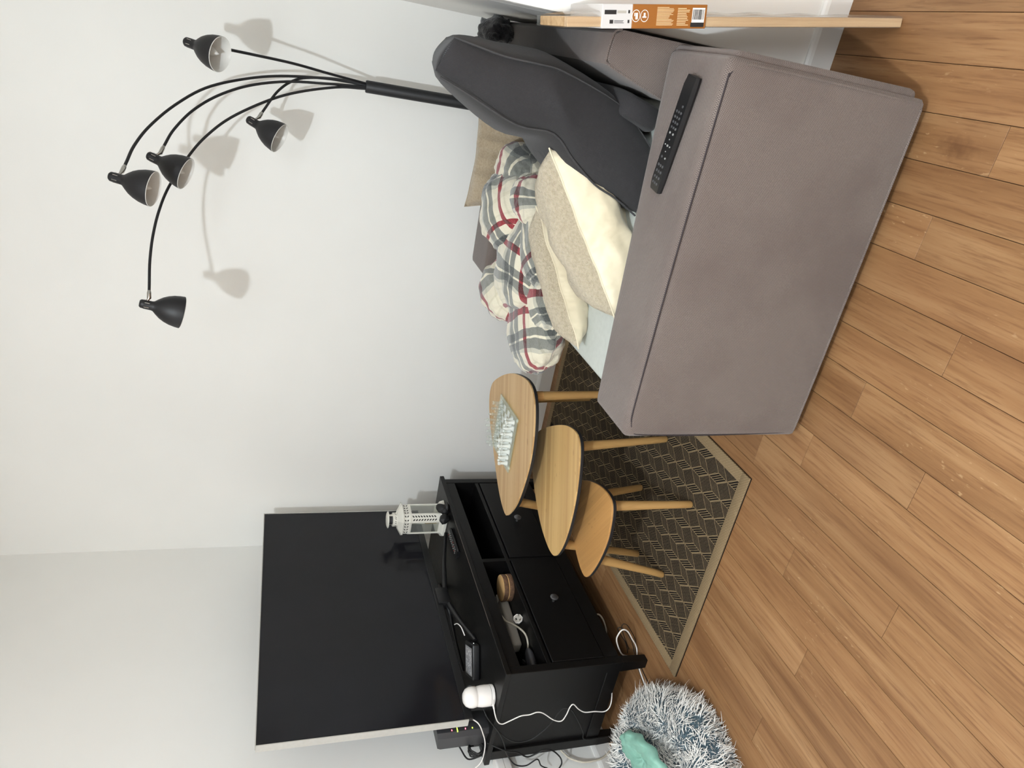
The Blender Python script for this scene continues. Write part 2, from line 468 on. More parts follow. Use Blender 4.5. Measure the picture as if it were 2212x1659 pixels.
def plaid():
    t = NT('plaid_fleece')
    uv = t.sep(t.coord('UV'))
    wh = srgb(232, 228, 216); gr = srgb(128, 132, 132); rd = srgb(150, 36, 52); cr_ = srgb(222, 218, 204); lg = srgb(196, 196, 190)
    stops = [(0.0, wh), (0.10, cr_), (0.13, wh), (0.20, rd), (0.28, wh), (0.42, gr), (0.53, wh), (0.56, gr), (0.68, lg), (0.74, wh), (0.88, cr_), (0.92, wh)]
    def band(x, per, off=0.0):
        return t.ramp(t.math('FRACT', t.math('ADD', t.math('DIVIDE', x, per), off)), stops, 'CONSTANT')
    c = t.mix(1.0, band(uv[0], 0.215, 0.15), band(uv[1], 0.225, 0.42), 'MULTIPLY')
    n = t.noise(t.coord(), 700, 2); b = t.noise(t.coord(), 160, 3)
    c = t.mix(t.ramp(n, [(0.45, (0, 0, 0, 1)), (0.8, (0.18, 0.18, 0.18, 1))]), c, srgb(240, 236, 226))
    t.set(Base_Color=c, Roughness=0.95, Sheen_Weight=0.4)
    t.b.inputs['Specular IOR Level'].default_value = 0.1
    t.bump(t.math('ADD', n, b), 0.5, 0.003)
    return t.m
MAT['plaid'] = plaid()

# ------------------------------------------------------------------ rug
def build_rug():
    x0, x1, y0, y1, b = -1.802, -0.990, 1.437, 2.905, 0.038
    def rugbase(name, col1, col2, sx, sy):
        t = NT(name); p = t.sep(t.pos())
        a = t.math('SINE', t.math('MULTIPLY', p[0], sx)); c = t.math('SINE', t.math('MULTIPLY', p[1], sy))
        d = t.math('MULTIPLY', a, c); n = t.noise(t.pos(), 300, 2)
        f = t.math('ADD', d, t.math('MULTIPLY', t.math('SUBTRACT', n, 0.5), 0.6))
        t.set(Base_Color=t.ramp(f, [(0.32, col1), (0.62, col2)]), Roughness=0.95)
        t.b.inputs['Specular IOR Level'].default_value = 0.1
        t.bump(f, 0.4, 0.001)
        return t.m
    dot1 = rugbase('rug_dotted', srgb(22, 19, 19), srgb(146, 127, 98), 2*PI/0.0068, 2*PI/0.0046)
    dot2 = rugbase('rug_dotted_fine', srgb(22, 19, 19), srgb(132, 115, 89), 2*PI/0.0050, 2*PI/0.0054)
    dark = rugbase('rug_dark_band', srgb(24, 21, 20), srgb(46, 39, 33), 2*PI/0.004, 2*PI/0.004)
    line = rugbase('rug_line', srgb(118, 102, 78), srgb(160, 139, 108), 2*PI/0.005, 2*PI/0.005)
    bord = rugbase('rug_border', srgb(116, 99, 74), srgb(164, 143, 113), 2*PI/0.0055, 2*PI/0.011)
    r = thing('rug', 'flat woven rug with dark geometric cube pattern and beige border', 'rug', (-1.4, 2.15, 0))
    part('backing', MB().box(x0+0.001, x1-0.001, y0+0.001, y1-0.001, 0.0005, 0.004), dark, r, 0)
    fx0, fx1, fy0, fy1 = x0+b, x1-b, y0+b, y1-b
    def clip(poly):
        for ax, lim, sg in ((0, fx0, 1), (0, fx1, -1), (1, fy0, 1), (1, fy1, -1)):
            out = []
            for i in range(len(poly)):
                p, q = poly[i-1], poly[i]
                dp, dq = (p[ax]-lim)*sg, (q[ax]-lim)*sg
                if dp >= 0: out.append(p)
                if dp*dq < 0:
                    t = dp/(dp-dq); out.append((p[0]+(q[0]-p[0])*t, p[1]+(q[1]-p[1])*t))
            poly = out
            if len(poly) < 3: return None
        return poly
    w, e, sl = 0.0692, 0.050, 0.0415
    fld = MB(); lin = MB()
    def face(mb, poly, z, mi=0):
        c = clip(poly)
        if c: mb.quad([(p[0], p[1], z) for p in c], mi)
    def seg(p, q, th):
        d = Vector((q[0]-p[0], q[1]-p[1])); n = Vector((-d.y, d.x)).normalized()*th/2
        face(lin, [(p[0]+n.x, p[1]+n.y), (q[0]+n.x, q[1]+n.y), (q[0]-n.x, q[1]-n.y), (p[0]-n.x, p[1]-n.y)], 0.0087)
    for j in range(-6, 20):
        for i in range(-12, 20):
            nx = -1.164+i*w+j*w/2; ny = 1.797+j*(e+sl)
            if not (x0-0.1 < nx < x1+0.1 and y0-0.2 < ny < y1+0.25): continue
            N = (nx, ny)
            c = (nx+w/2, ny-sl); n1 = (nx+w/2, ny-sl-e); d = (nx, ny-e)
            ml = (nx-w/2, ny-sl); ml2 = (nx-w/2, ny-sl-e); bt = (nx, ny-e-2*sl)
            for k in range(9):                                  # striped rhombus
                cum = [0, .07, .22, .29, .44, .51, .66, .73, .88, 1.0]; a0, a1 = cum[k], cum[k+1]
                pl = lambda a: ((N[0]+(d[0]-N[0])*a, N[1]+(d[1]-N[1])*a), (c[0]+(n1[0]-c[0])*a, c[1]+(n1[1]-c[1])*a))
                A, B = pl(a0), pl(a1)
                face(fld, [A[0], A[1], B[1], B[0]], 0.0082, 2 if k % 2 else 3)
            face(fld, [N, ml, ml2, d], 0.0082, 0)
            face(fld, [d, ml2, bt, n1], 0.0082, 1)
            seg(N, c, 0.0036); seg(N, ml, 0.0022); seg(N, d, 0.0022); seg(d, n1, 0.0034); seg(d, ml2, 0.0022); seg(c, n1, 0.0022)
    part('field', fld, [dot1, dot2, dark, line], r, 0)
    part('pattern_lines', lin, line, r, 0)
    for (a, bq, c, d) in ((x0, x1, y0, y0+b), (x0, x1, y1-b, y1), (x0, x0+b, y0+b, y1-b), (x1-b, x1, y0+b, y1-b)):
        part('border', MB().box(a, bq, c, d, 0.004, 0.0105, 0.002, 2), bord, r, 40)
build_rug()

# ------------------------------------------------------------------ sofa
def build_sofa():
    s = thing('sofa', 'taupe fabric sofa with wide square arms standing on the rug and floor', 'sofa', (-0.35, 2.0, 0))
    T = MAT['taupe']
    part('plinth', MB().box(-0.70, 0.04, 1.36, 2.66, 0.0, 0.045), MAT['black_plinth'], s, 0)
    part('base', MB().box(-0.745, 0.07, 1.50, 2.68, 0.045, 0.31, 0.012), T, s)
    # near arm, slightly full in the middle
    def arm(y0, y1, zt, name):
        bm = bmesh.new(); bmesh.ops.create_cube(bm, size=1)
        for v in bm.verts:
            v.co = Vector((-0.355+v.co.x*0.845, (y0+y1)/2+v.co.y*(y1-y0), (0.035+zt)/2+v.co.z*(zt-0.035)))
        bmesh.ops.bevel(bm, geom=[e for e in bm.edges if max(v.co.z for v in e.verts) > 0.2], offset=0.022, segments=3, profile=0.6, affect='EDGES')
        bmesh.ops.subdivide_edges(bm, edges=[e for e in bm.edges if e.calc_length() > 0.1], cuts=10, use_grid_fill=True)
        for v in bm.verts:
            a = (v.co.x+0.7775)/0.845; b = (v.co.z-0.035)/(zt-0.035)
            k = math.sin(PI*max(0, min(1, a)))
            mid = (v.co.y-(y0+y1)/2)/(y1-y0)*2
            v.co.y += mid*0.010*k*math.sin(PI*max(0, min(1, b)))
            if b > 0.9: v.co.z += 0.006*k*(1-mid*mid)
            v.co.x += -0.012*(b)*(1-a) + 0.004*b*a
            v.co.z += 0.001*b*a
            if y0 < 2 and mid > 0: v.co.y -= 0.075*(1-a)*mid
        o = part(name, MB().bm(bm), T, s, 50)
        return o
    a1 = arm(1.322, 1.578, 0.533, 'arm')
    arm(2.50, 2.722, 0.590, 'arm')
    # piping round the outer face of the near arm
    y = 1.322
    seam = [(-0.766, y+0.003, 0.060), (-0.777, y+0.002, 0.28), (-0.779, y+0.002, 0.478), (-0.770, y+0.003, 0.508), (-0.745, y+0.002, 0.521), (-0.68, y+0.001, 0.526), (-0.35, y-0.001, 0.530),
            (0.0, y+0.001, 0.526), (0.035, y+0.002, 0.523), (0.052, y+0.003, 0.512)]
    side = [(0.052, y+0.003, 0.512), (0.060, y+0.003, 0.49), (0.062, y+0.002, 0.46), (0.061, y+0.002, 0.25), (0.057, y+0.003, 0.045)]
    part('hem', MB().tube(cr(side, 6), 0.0026, 6), MAT['taupe'], a1, 80)
    part('seam_piping', MB().tube(cr(seam, 8), 0.0019, 6), MAT['piping'], a1, 80)
    part('hem', MB().tube(cr([(-0.757, y+0.001, 0.038), (-0.70, y+0.000, 0.037), (-0.35, y-0.001, 0.037), (0.0, y+0.000, 0.037), (0.048, y+0.001, 0.038)], 6), 0.003, 6), MAT['taupe'], a1, 80)
    # backrest frame
    prof = [(0.088, 0.05), (0.088, 0.645), (0.078, 0.662), (0.030, 0.668), (0.014, 0.660), (-0.010, 0.590), (-0.038, 0.50), (-0.06, 0.31), (-0.06, 0.05)]
    mb = MB(); ys = [1.600, 1.606, 1.7, 1.9, 2.1, 2.3, 2.5, 2.715]
    for i, yy in enumerate(ys):
        k = 0.985 if i == 0 else 1
        mb.v += [(0.014+(px-0.014)*k, yy, 0.36+(pz-0.36)*k) for px, pz in prof]
    n = len(prof)
    for i in range(len(ys)-1):
        for q in range(n): mb.f.append((i*n+q, i*n+(q+1) % n, (i+1)*n+(q+1) % n, (i+1)*n+q)); mb.mi.append(0)
    mb.f += [tuple(range(n)), tuple(range((len(ys)-1)*n, len(ys)*n))]; mb.mi += [0, 0]
    br = part('backrest', mb, MAT['taupe_faded'], s, 40)
    part('piping', MB().tube(cr([(px, 1.601, pz) for px, pz in prof[1:7]], 5), 0.0025, 6), MAT['taupe'], br)
    # back panel behind the near arm
    part('back_cover', MB().box(0.040, 0.084, 1.340, 1.60, 0.040, 0.512, 0.016, 3), T, s)
    part('seat_cushion', MB().box(-0.795, -0.03, 1.490, 2.498, 0.30, 0.463, 0.028, 4), MAT['seat'], s, label='pale grey seat cushion cover')
    return s
build_sofa()

# back cushion leaning upright: gusset side towards the camera
def build_back_cushion():
    A = [(-0.150, 0.475), (-0.112, 0.520), (-0.064, 0.590), (-0.020, 0.735), (-0.014, 0.80), (-0.012, 0.88), (-0.002, 0.95), (0.006, 1.000)]
    B = [(-0.318, 0.470), (-0.282, 0.535), (-0.255, 0.600), (-0.205, 0.670), (-0.152, 0.735), (-0.146, 0.83), (-0.098, 0.955), (-0.070, 1.032)]
    A = cr([(p[0], 0, p[1]) for p in A], 4); B = cr([(p[0], 0, p[1]) for p in B], 4)
    n = len(A); y0, y1, m = 1.66, 2.20, 14
    root = thing('back_cushion', 'charcoal box cushion standing tilted on the sofa beside the near arm', 'cushion', (-0.2, 1.93, 0.465))
    mb = MB()
    nt = 9
    # rings round the outline at each y: front edge up, top, back edge down
    for j in range(m+1):
        t = j/m; yy = y0+(y1-y0)*t; bul = (max(0.0, math.sin(PI*t)))**0.55
        ring = []
        for i in range(n):
            s = i/(n-1); k = bul*(max(0, math.sin(PI*s)))**0.6
            p = B[i]+Vector((-0.050, 0, 0.014))*k; ring.append((p.x+0.006*(1-bul), yy+0.007*math.sin(9*s)*(1-bul), p.z-0.09*t*s))
        for q in range(1, nt):
            u = q/nt; p = B[-1].lerp(A[-1], u); ring.append((p.x, yy, p.z-0.09*t+0.016*math.sin(PI*u)*(0.5+0.5*bul)))
        for i in range(n-1, -1, -1):
            s = i/(n-1); k = bul*(max(0, math.sin(PI*s)))**0.6
            p = A[i]+Vector((0.034, 0, -0.012))*k; ring.append((p.x, yy, p.z-0.09*t*s))
        mb.v += ring
    rn = len(ring)
    for j in range(m):
        for i in range(rn): mb.f.append((j*rn+i, j*rn+(i+1) % rn, (j+1)*rn+(i+1) % rn, (j+1)*rn+i)); mb.mi.append(0)
    # gusset end caps as strips with a soft bulge
    def cap(j, dy):
        base = j*rn
        fr = [base+i for i in range(n)]; bk = [base+rn-1-i for i in range(n)]
        cols = [fr]
        for q in (1, 2, 3, 4, 5):
            col = []
            for i in range(n):
                a, b = Vector(mb.v[fr[i]]), Vector(mb.v[bk[i]]); u = q/6
                p = a.lerp(b, u); s = i/(n-1)
                k = math.sin(PI*u)**0.7
                p.y += dy*k*(0.35+0.65*math.sin(PI*s)**0.5) + dy*0.45*k*math.exp(-((s-0.52)/0.09)**2)
                mb.v.append(tuple(p)); col.append(len(mb.v)-1)
            cols.append(col)
        cols.append(bk)
        for c in range(len(cols)-1):
            for i in range(n-1): mb.f.append((cols[c][i], cols[c][i+1], cols[c+1][i+1], cols[c+1][i])); mb.mi.append(0)
        top = [base+n-1+q for q in range(0, nt+1)]
        tc = [c[-1] for c in cols]
        mb.f.append(tuple(tc+list(reversed(top[1:-1])))); mb.mi.append(0)
    cap(0, -0.028); cap(m, 0.03)
    part('cover', mb, MAT['charcoal'], root, 60)
    for C_, nm in ((A, 'piping'), (B, 'piping')):
        off = 0.001 if C_ is A else -0.002
        pts = [(p.x+off, y0-0.001+0.004*math.sin(7*i/len(C_)), p.z+0.001) for i, p in enumerate(C_)]
        if C_ is B: pts = pts[:-1]
        part(nm, MB().tube(pts, 0.0026, 6), MAT['piping_grey'], root)
build_back_cushion()
def build_rear_cushion():
    bm = bmesh.new(); bmesh.ops.create_cube(bm, size=1)
    bmesh.ops.bevel(bm, geom=bm.edges[:], offset=0.22, segments=4, profile=0.5, affect='EDGES')
    M = axes((-0.075, 1.93, 0.530), (0.30, 0, 1), None, (-1, 0, 0.3)) @ Matrix.Diagonal((0.13, 0.60, 0.07, 1))
    bm.transform(M)
    single('slumped_cushion', MB().bm(bm), MAT['charcoal'], 'dark slumped cushion wedged between the tilted cushion and the sofa backrest', 'cushion', (-0.055, 1.93, 0.465), smooth=180)
build_rear_cushion()

bm = bmesh.new(); bmesh.ops.create_cube(bm, size=1)
bmesh.ops.bevel(bm, geom=bm.edges[:], offset=0.2, segments=4, profile=0.5, affect='EDGES')
bm.transform(Matrix.Translation((-0.025, 2.63, 0.597)) @ Matrix.Rotation(0.16, 4, 'Y') @ Matrix.Diagonal((0.085, 0.13, 0.26, 1)))
single('end_cushion', MB().bm(bm), MAT['charcoal'], 'small charcoal cushion edge showing past the black cloth at the far end', 'cushion', (-0.025, 2.63, 0.465), smooth=180)
# black cloth bundled on the backrest's far end
def lump(c, rx, ry, rz, seed, amp=0.18, freq=2.0, sub=4, M=None):
    bm = bmesh.new(); bmesh.ops.create_icosphere(bm, subdivisions=sub, radius=1)
    for v in bm.verts:
        d = v.co.normalized(); k = 1+amp*noise.noise(d*freq+Vector((seed, 0, 0)))+amp*0.5*noise.noise(d*freq*2.7+Vector((0, seed, 3)))
        p = Vector((d.x*rx*k, d.y*ry*k, d.z*rz*k))
        v.co = (M @ p if M is not None else p)+Vector(c)
    return MB().bm(bm)
MAT['black_fleece'] = fluffy('black_fleece', srgb(13, 13, 17), srgb(40, 39, 42), 45, 0.8, 0.006)
mb = lump((0.044, 2.47, 0.69), 0.050, 0.10, 0.058, 3.1, 0.3)
mb.v = [(x, y, max(z, 0.667) if x > 0.014 else z) for x, y, z in mb.v]
single('bundled_cloth', mb, MAT['black_fleece'], 'black fleece cloth bundled on top of the sofa backrest', 'cloth', (0.044, 2.47, 0.667), smooth=180)

# pillows
def pillow(name, label, c, ux, nz, hu, hv, hn, mat_top, mat_bot, seed, wr=0.006, group=None, ribs=None, piping=None):
    root = thing(name, label, 'pillow', c, group)
    M = axes((0, 0, 0), ux, None, nz); root.matrix_world = Matrix.Translation(c) @ M
    N = 36
    for sgn, mt, nm in ((1, mat_top, 'front_cover'), (-1, mat_bot, 'back_cover')):
        mb = MB(); uv = []
        for j in range(N+1):
            for i in range(N+1):
                a, b = -1+2*i/N, -1+2*j/N
                a = math.copysign(abs(a)**0.9, a); b = math.copysign(abs(b)**0.9, b)
                pin = 1-0.10*(1-a*a)*(b*b)**2; pin2 = 1-0.10*(1-b*b)*(a*a)**2
                x = a*hu*(1-0.07*(1-b*b)**0+0.07*(a*b)**2)*pin2; y = b*hv*pin
                h = ((1-a**4)*(1-b**4))**0.55
                w = noise.noise(Vector((a*2.3+seed, b*2.3, sgn*4)))*wr*2.2+noise.noise(Vector((a*6+seed, b*6, sgn*9)))*wr
                if sgn < 0 and not ribs: w += -0.0075*max(0, math.sin(9*(b*0.8+a*0.35)+4*noise.noise(Vector((a*1.5, b*1.5, seed)))))**1.5*min(1, 1.4*h)*(0.4+0.6*abs(b))
                if ribs: w += ribs(a, b)*h
                z = sgn*hn*h+w*min(1, h*2.5)+0.006*noise.noise(Vector((a*3, b*3, seed)))
                mb.v.append((x, y, z)); uv.append((i/N, j/N))
        for j in range(N):
            for i in range(N):
                k = j*(N+1)+i; mb.f.append((k, k+1, k+N+2, k+N+1)); mb.mi.append(0)
        o = part(nm, mb, mt, root, 180, local=True)
        if sgn < 0:
            for p in o.data.polygons: pass
    # seam cord
    edge = []
    for i in range(N+1): edge.append((i, 0))
    for j in range(1, N+1): edge.append((N, j))
    for i in range(N-1, -1, -1): edge.append((i, N))
    for j in range(N-1, 0, -1): edge.append((0, j))
    pts = [Vector(mb.v[j*(N+1)+i]) for i, j in edge]; pts.append(pts[0])
    part('seam', MB().tube(pts, 0.0022, 5), mat_bot if piping is None else piping, root, 60, local=True)
    return root
P_SHERPA = pillow('sherpa_pillow', 'cream pillow with fluffy top and shiny satin underside, topmost against the tilted cushion', (-0.385, 1.768, 0.538), (0.83, 0.27, 0.48), (-0.48, 0.45, 0.76), 0.232, 0.140, 0.104, MAT['sherpa'], MAT['satin'], 1.3, 0.006)
pillow('sherpa_pillow', 'cream fluffy pillow lying underneath the satin-backed one, corner pointing to the tables', (-0.600, 1.945, 0.515), (0.81, 0.49, 0.32), (-0.40, 0.30, 0.85), 0.215, 0.125, 0.060, MAT['sherpa'], MAT['satin'], 5.7, 0.004)
def rib(a, b):
    q = abs(math.sin(3.2*PI*a)); r_ = abs(math.sin(2.1*PI*b+(1.2 if a > 0 else 0)))
    return -0.020*max(0, 1-q*4)-0.016*max(0, 1-r_*5)
pillow('plush_pillow', 'beige plush pillow with sewn lines standing behind the plaid blanket', (-0.325, 2.44, 0.530), (1.0, 0.0, 0.03), (-0.05, -0.86, 0.50), 0.205, 0.20, 0.065, MAT['beige_fur'], MAT['beige_fur'], 9.2, 0.004, ribs=rib)

# plaid blanket heap: one cloth, rolled and folded over itself in several soft lobes
def build_blanket():
    lobes = [  # centre, long axis (xy), radii, texture turn, texture shift, fold count
        ((-0.790, 2.085, 0.505), (1.0, 0.42), (0.165, 0.150, 0.082), 0.10, (0.03, 0.02), 2.5),
        ((-0.755, 2.285, 0.560), (1.0, 0.10), (0.105, 0.110, 0.085), 0.75, (0.11, 0.16), 2.0),
        ((-0.615, 2.165, 0.555), (1.0, 0.25), (0.165, 0.135, 0.095), -0.25, (0.07, 0.10), 3.0),
        ((-0.470, 2.275, 0.600), (0.9, 0.55), (0.135, 0.120, 0.100), 0.15, (0.15, 0.05), 2.5),
        ((-0.345, 2.300, 0.585), (0.4, 1.0), (0.095, 0.075, 0.085), 0.5, (0.02, 0.12), 3.0),
        ((-0.520, 2.035, 0.560), (0.85, 0.50), (0.130, 0.070, 0.062), 0.35, (0.19, 0.03), 2.0),
        ((-0.400, 2.120, 0.590), (0.55, 0.8), (0.085, 0.060, 0.060), -0.6, (0.09, 0.2), 2.0),
        ((-0.655, 2.010, 0.520), (1.0, 0.65), (0.120, 0.058, 0.060), -0.1, (0.01, 0.09), 2.0),
    ]
    mb = MB(); uv = []
    for li, (c, ax, rd, rot, sh, nf) in enumerate(lobes):
        c = Vector(c); X = Vector((ax[0], ax[1], 0)).normalized(); Y = Vector((-X.y, X.x, 0))
        ni, nj = 72, 96; base = len(mb.v)
        for i in range(ni+1):
            th = PI*i/ni                                   # pole to pole along the long axis
            for j in range(nj+1):
                ph = 2*PI*j/nj
                a, b, d = math.cos(th), math.sin(th)*math.cos(ph), math.sin(th)*math.sin(ph)
                sq = lambda q: math.copysign(abs(q)**0.85, q)
                k = 1.0+0.10*noise.noise(Vector((a*1.4, b*1.4, d*1.4))+Vector((li*3.7, 0, 0)))
                fold = 0.0
                # soft pleats converging to one end, fading on the belly
                w_ = ph*nf+2.2*noise.noise(Vector((a*1.6+li, ph*0.0+b, d)))
                fold += 0.100*math.sin(w_)*math.sin(th)**1.0*(0.35+0.65*(0.5+0.5*a))
                fold += 0.10*(0.5-abs(noise.noise(Vector((a*2.2+li*5, b*2.6, d*2.6)))))*1.0
                fold += 0.045*noise.noise(Vector((a*5+li, b*5, d*5)))
                k += fold
                P = c+X*(sq(a)*rd[0]*k)+Y*(sq(b)*rd[1]*k)+Vector((0, 0, sq(d)*rd[2]*k))
                if P.x > -0.803 and P.z < 0.466: P.z = 0.466+0.0005*li
                mb.v.append(tuple(P))
                u0 = (th-PI/2)*rd[0]*0.92; v0 = (math.asin(max(-1, min(1, b)))*rd[1] if d > 0 else math.copysign(PI/2, b)*rd[1]+(math.copysign(PI/2, b)-math.asin(max(-1, min(1, b))))*rd[1])
                u0 += 0.012*noise.noise(P*7); v0 += 0.012*noise.noise(P*7+Vector((5, 5, 5)))
                uv.append((u0*math.cos(rot)-v0*math.sin(rot)+sh[0], u0*math.sin(rot)+v0*math.cos(rot)+sh[1]))
        m = nj+1
        for i in range(ni):
            for j in range(nj): mb.f.append((base+i*m+j, base+i*m+j+1, base+(i+1)*m+j+1, base+(i+1)*m+j)); mb.mi.append(0)
    mb.uv = uv
    single('plaid_blanket', mb, MAT['plaid'], 'crumpled white, grey and red plaid fleece blanket heaped over the sofa seat', 'blanket', (-0.58, 2.2, 0.465), smooth=180)
build_blanket()

# ------------------------------------------------------------------ nesting tables
def smooth_outline(pts, it=2, res=84):
    P = [Vector((p[0], p[1], 0)) for p in pts]
    Q = cr(P, 12, True)
    for _ in range(it*6):
        Q = [(Q[i-1]+Q[i]*2+Q[(i+1) % len(Q)])/4 for i in range(len(Q))]
    ln = [0.0]
    for i in range(len(Q)): ln.append(ln[-1]+(Q[(i+1) % len(Q)]-Q[i]).length)
    out = []; j = 0
    for k in range(res):
        d = ln[-1]*k/res
        while ln[j+1] < d: j += 1
        f = (d-ln[j])/(ln[j+1]-ln[j]); q = Q[j].lerp(Q[(j+1) % len(Q)], f); out.append((q.x, q.y))
    return out
T1 = [(-1.632, 2.130), (-1.539, 2.069), (-1.427, 2.041), (-1.3205, 2.030), (-1.220, 2.048), (-1.1306, 2.092), (-1.088, 2.139), (-1.075, 2.194), (-1.085, 2.260), (-1.112, 2.344), (-1.144, 2.414), (-1.194, 2.496), (-1.257, 2.577), (-1.296, 2.605), (-1.3405, 2.608), (-1.389, 2.583), (-1.438, 2.537), (-1.485, 2.469), (-1.542, 2.389), (-1.592, 2.315), (-1.628, 2.242), (-1.645, 2.172)]
T2 = [(-1.564, 1.802), (-1.505, 1.772), (-1.423, 1.7586), (-1.320, 1.7606), (-1.223, 1.781), (-1.1446, 1.812), (-1.111, 1.837), (-1.0976, 1.867), (-1.1016, 1.907), (-1.119, 1.959), (-1.151, 2.018), (-1.197, 2.087), (-1.251, 2.157), (-1.298, 2.199), (-1.334, 2.216), (-1.364, 2.214), (-1.407, 2.181), (-1.464, 2.118), (-1.517, 2.044), (-1.553, 1.975), (-1.572, 1.911), (-1.579, 1.849)]
T3 = [(-1.2123, 1.6452), (-1.209, 1.693), (-1.223, 1.750), (-1.253, 1.818), (-1.293, 1.8765), (-1.336, 1.919), (-1.3617, 1.934), (-1.385, 1.935), (-1.410, 1.921), (-1.4396, 1.895), (-1.470, 1.8575), (-1.503, 1.808), (-1.534, 1.7526), (-1.548, 1.710), (-1.5497, 1.6815), (-1.5396, 1.662), (-1.506, 1.643), (-1.448, 1.623), (-1.385, 1.609), (-1.330, 1.604), (-1.282, 1.610), (-1.239, 1.6225)]
def table(outline, z, mat, label, legs):
    o = smooth_outline(outline)
    cx = sum(p[0] for p in o)/len(o); cy = sum(p[1] for p in o)/len(o)
    t = thing('nesting_table', label, 'table', (cx, cy, 0), 'set of three nesting tables')
    part('tabletop', MB().prism([(cx+(p[0]-cx)*0.998, cy+(p[1]-cy)*0.998) for p in o], z-0.006, z, 0.0008), mat, t, 30)
    part('black_edge', MB().prism(o, z-0.018, z-0.004, 0.003), MAT['black_matte'], t, 30)
    for (tx, ty), (bx, by) in legs:
        d = Vector((bx-tx, by-ty, -(z-0.02)))
        b = Vector((bx, by, 0.0112)); tp = Vector((tx, ty, z-0.0205))
        pts = [tp.lerp(b, k/6) for k in range(7)]
        l = part('leg', MB().tube(pts[:6]+[b+Vector((0, 0, 0.004)), b], [0.0175, 0.0165, 0.0155, 0.0145, 0.0135, 0.013, 0.0125, 0.0105], 14), MAT['bamboo_leg'], t, 50)
        part('collar', MB().tube([tp, tp.lerp(b, 0.085)], [0.0182, 0.018], 14), MAT['bamboo_c'], l, 50)
    return t
ZT1, ZT2, ZT3 = 0.480, 0.400, 0.310
T1 = [(x*0.9613, y*0.9613) for x, y in T1]; T2 = [(x*0.9724, y*0.9724) for x, y in T2]; T3 = [(x*1.002, y*1.002) for x, y in T3]
table(T1, ZT1, MAT['bamboo_a'], 'tallest teardrop bamboo table, holding the glass chess set', [((-1.083, 2.101), (-1.047, 2.085)), ((-1.525, 2.085), (-1.645, 2.100)), ((-1.283, 2.446), (-1.300, 2.520))])
table(T2, ZT2, MAT['bamboo_b'], 'middle-height teardrop bamboo table, empty, tucked under the chess table', [((-1.139, 1.849), (-1.127, 1.887)), ((-1.503, 1.800), (-1.603, 1.840)), ((-1.305, 2.100), (-1.335, 2.190))])
table(T3, ZT3, MAT['bamboo_c'], 'lowest and smallest bamboo table with diagonal grain, nearest the camera', [((-1.262, 1.685), (-1.233, 1.645)), ((-1.480, 1.690), (-1.551, 1.667)), ((-1.372, 1.885), (-1.375, 1.946))])

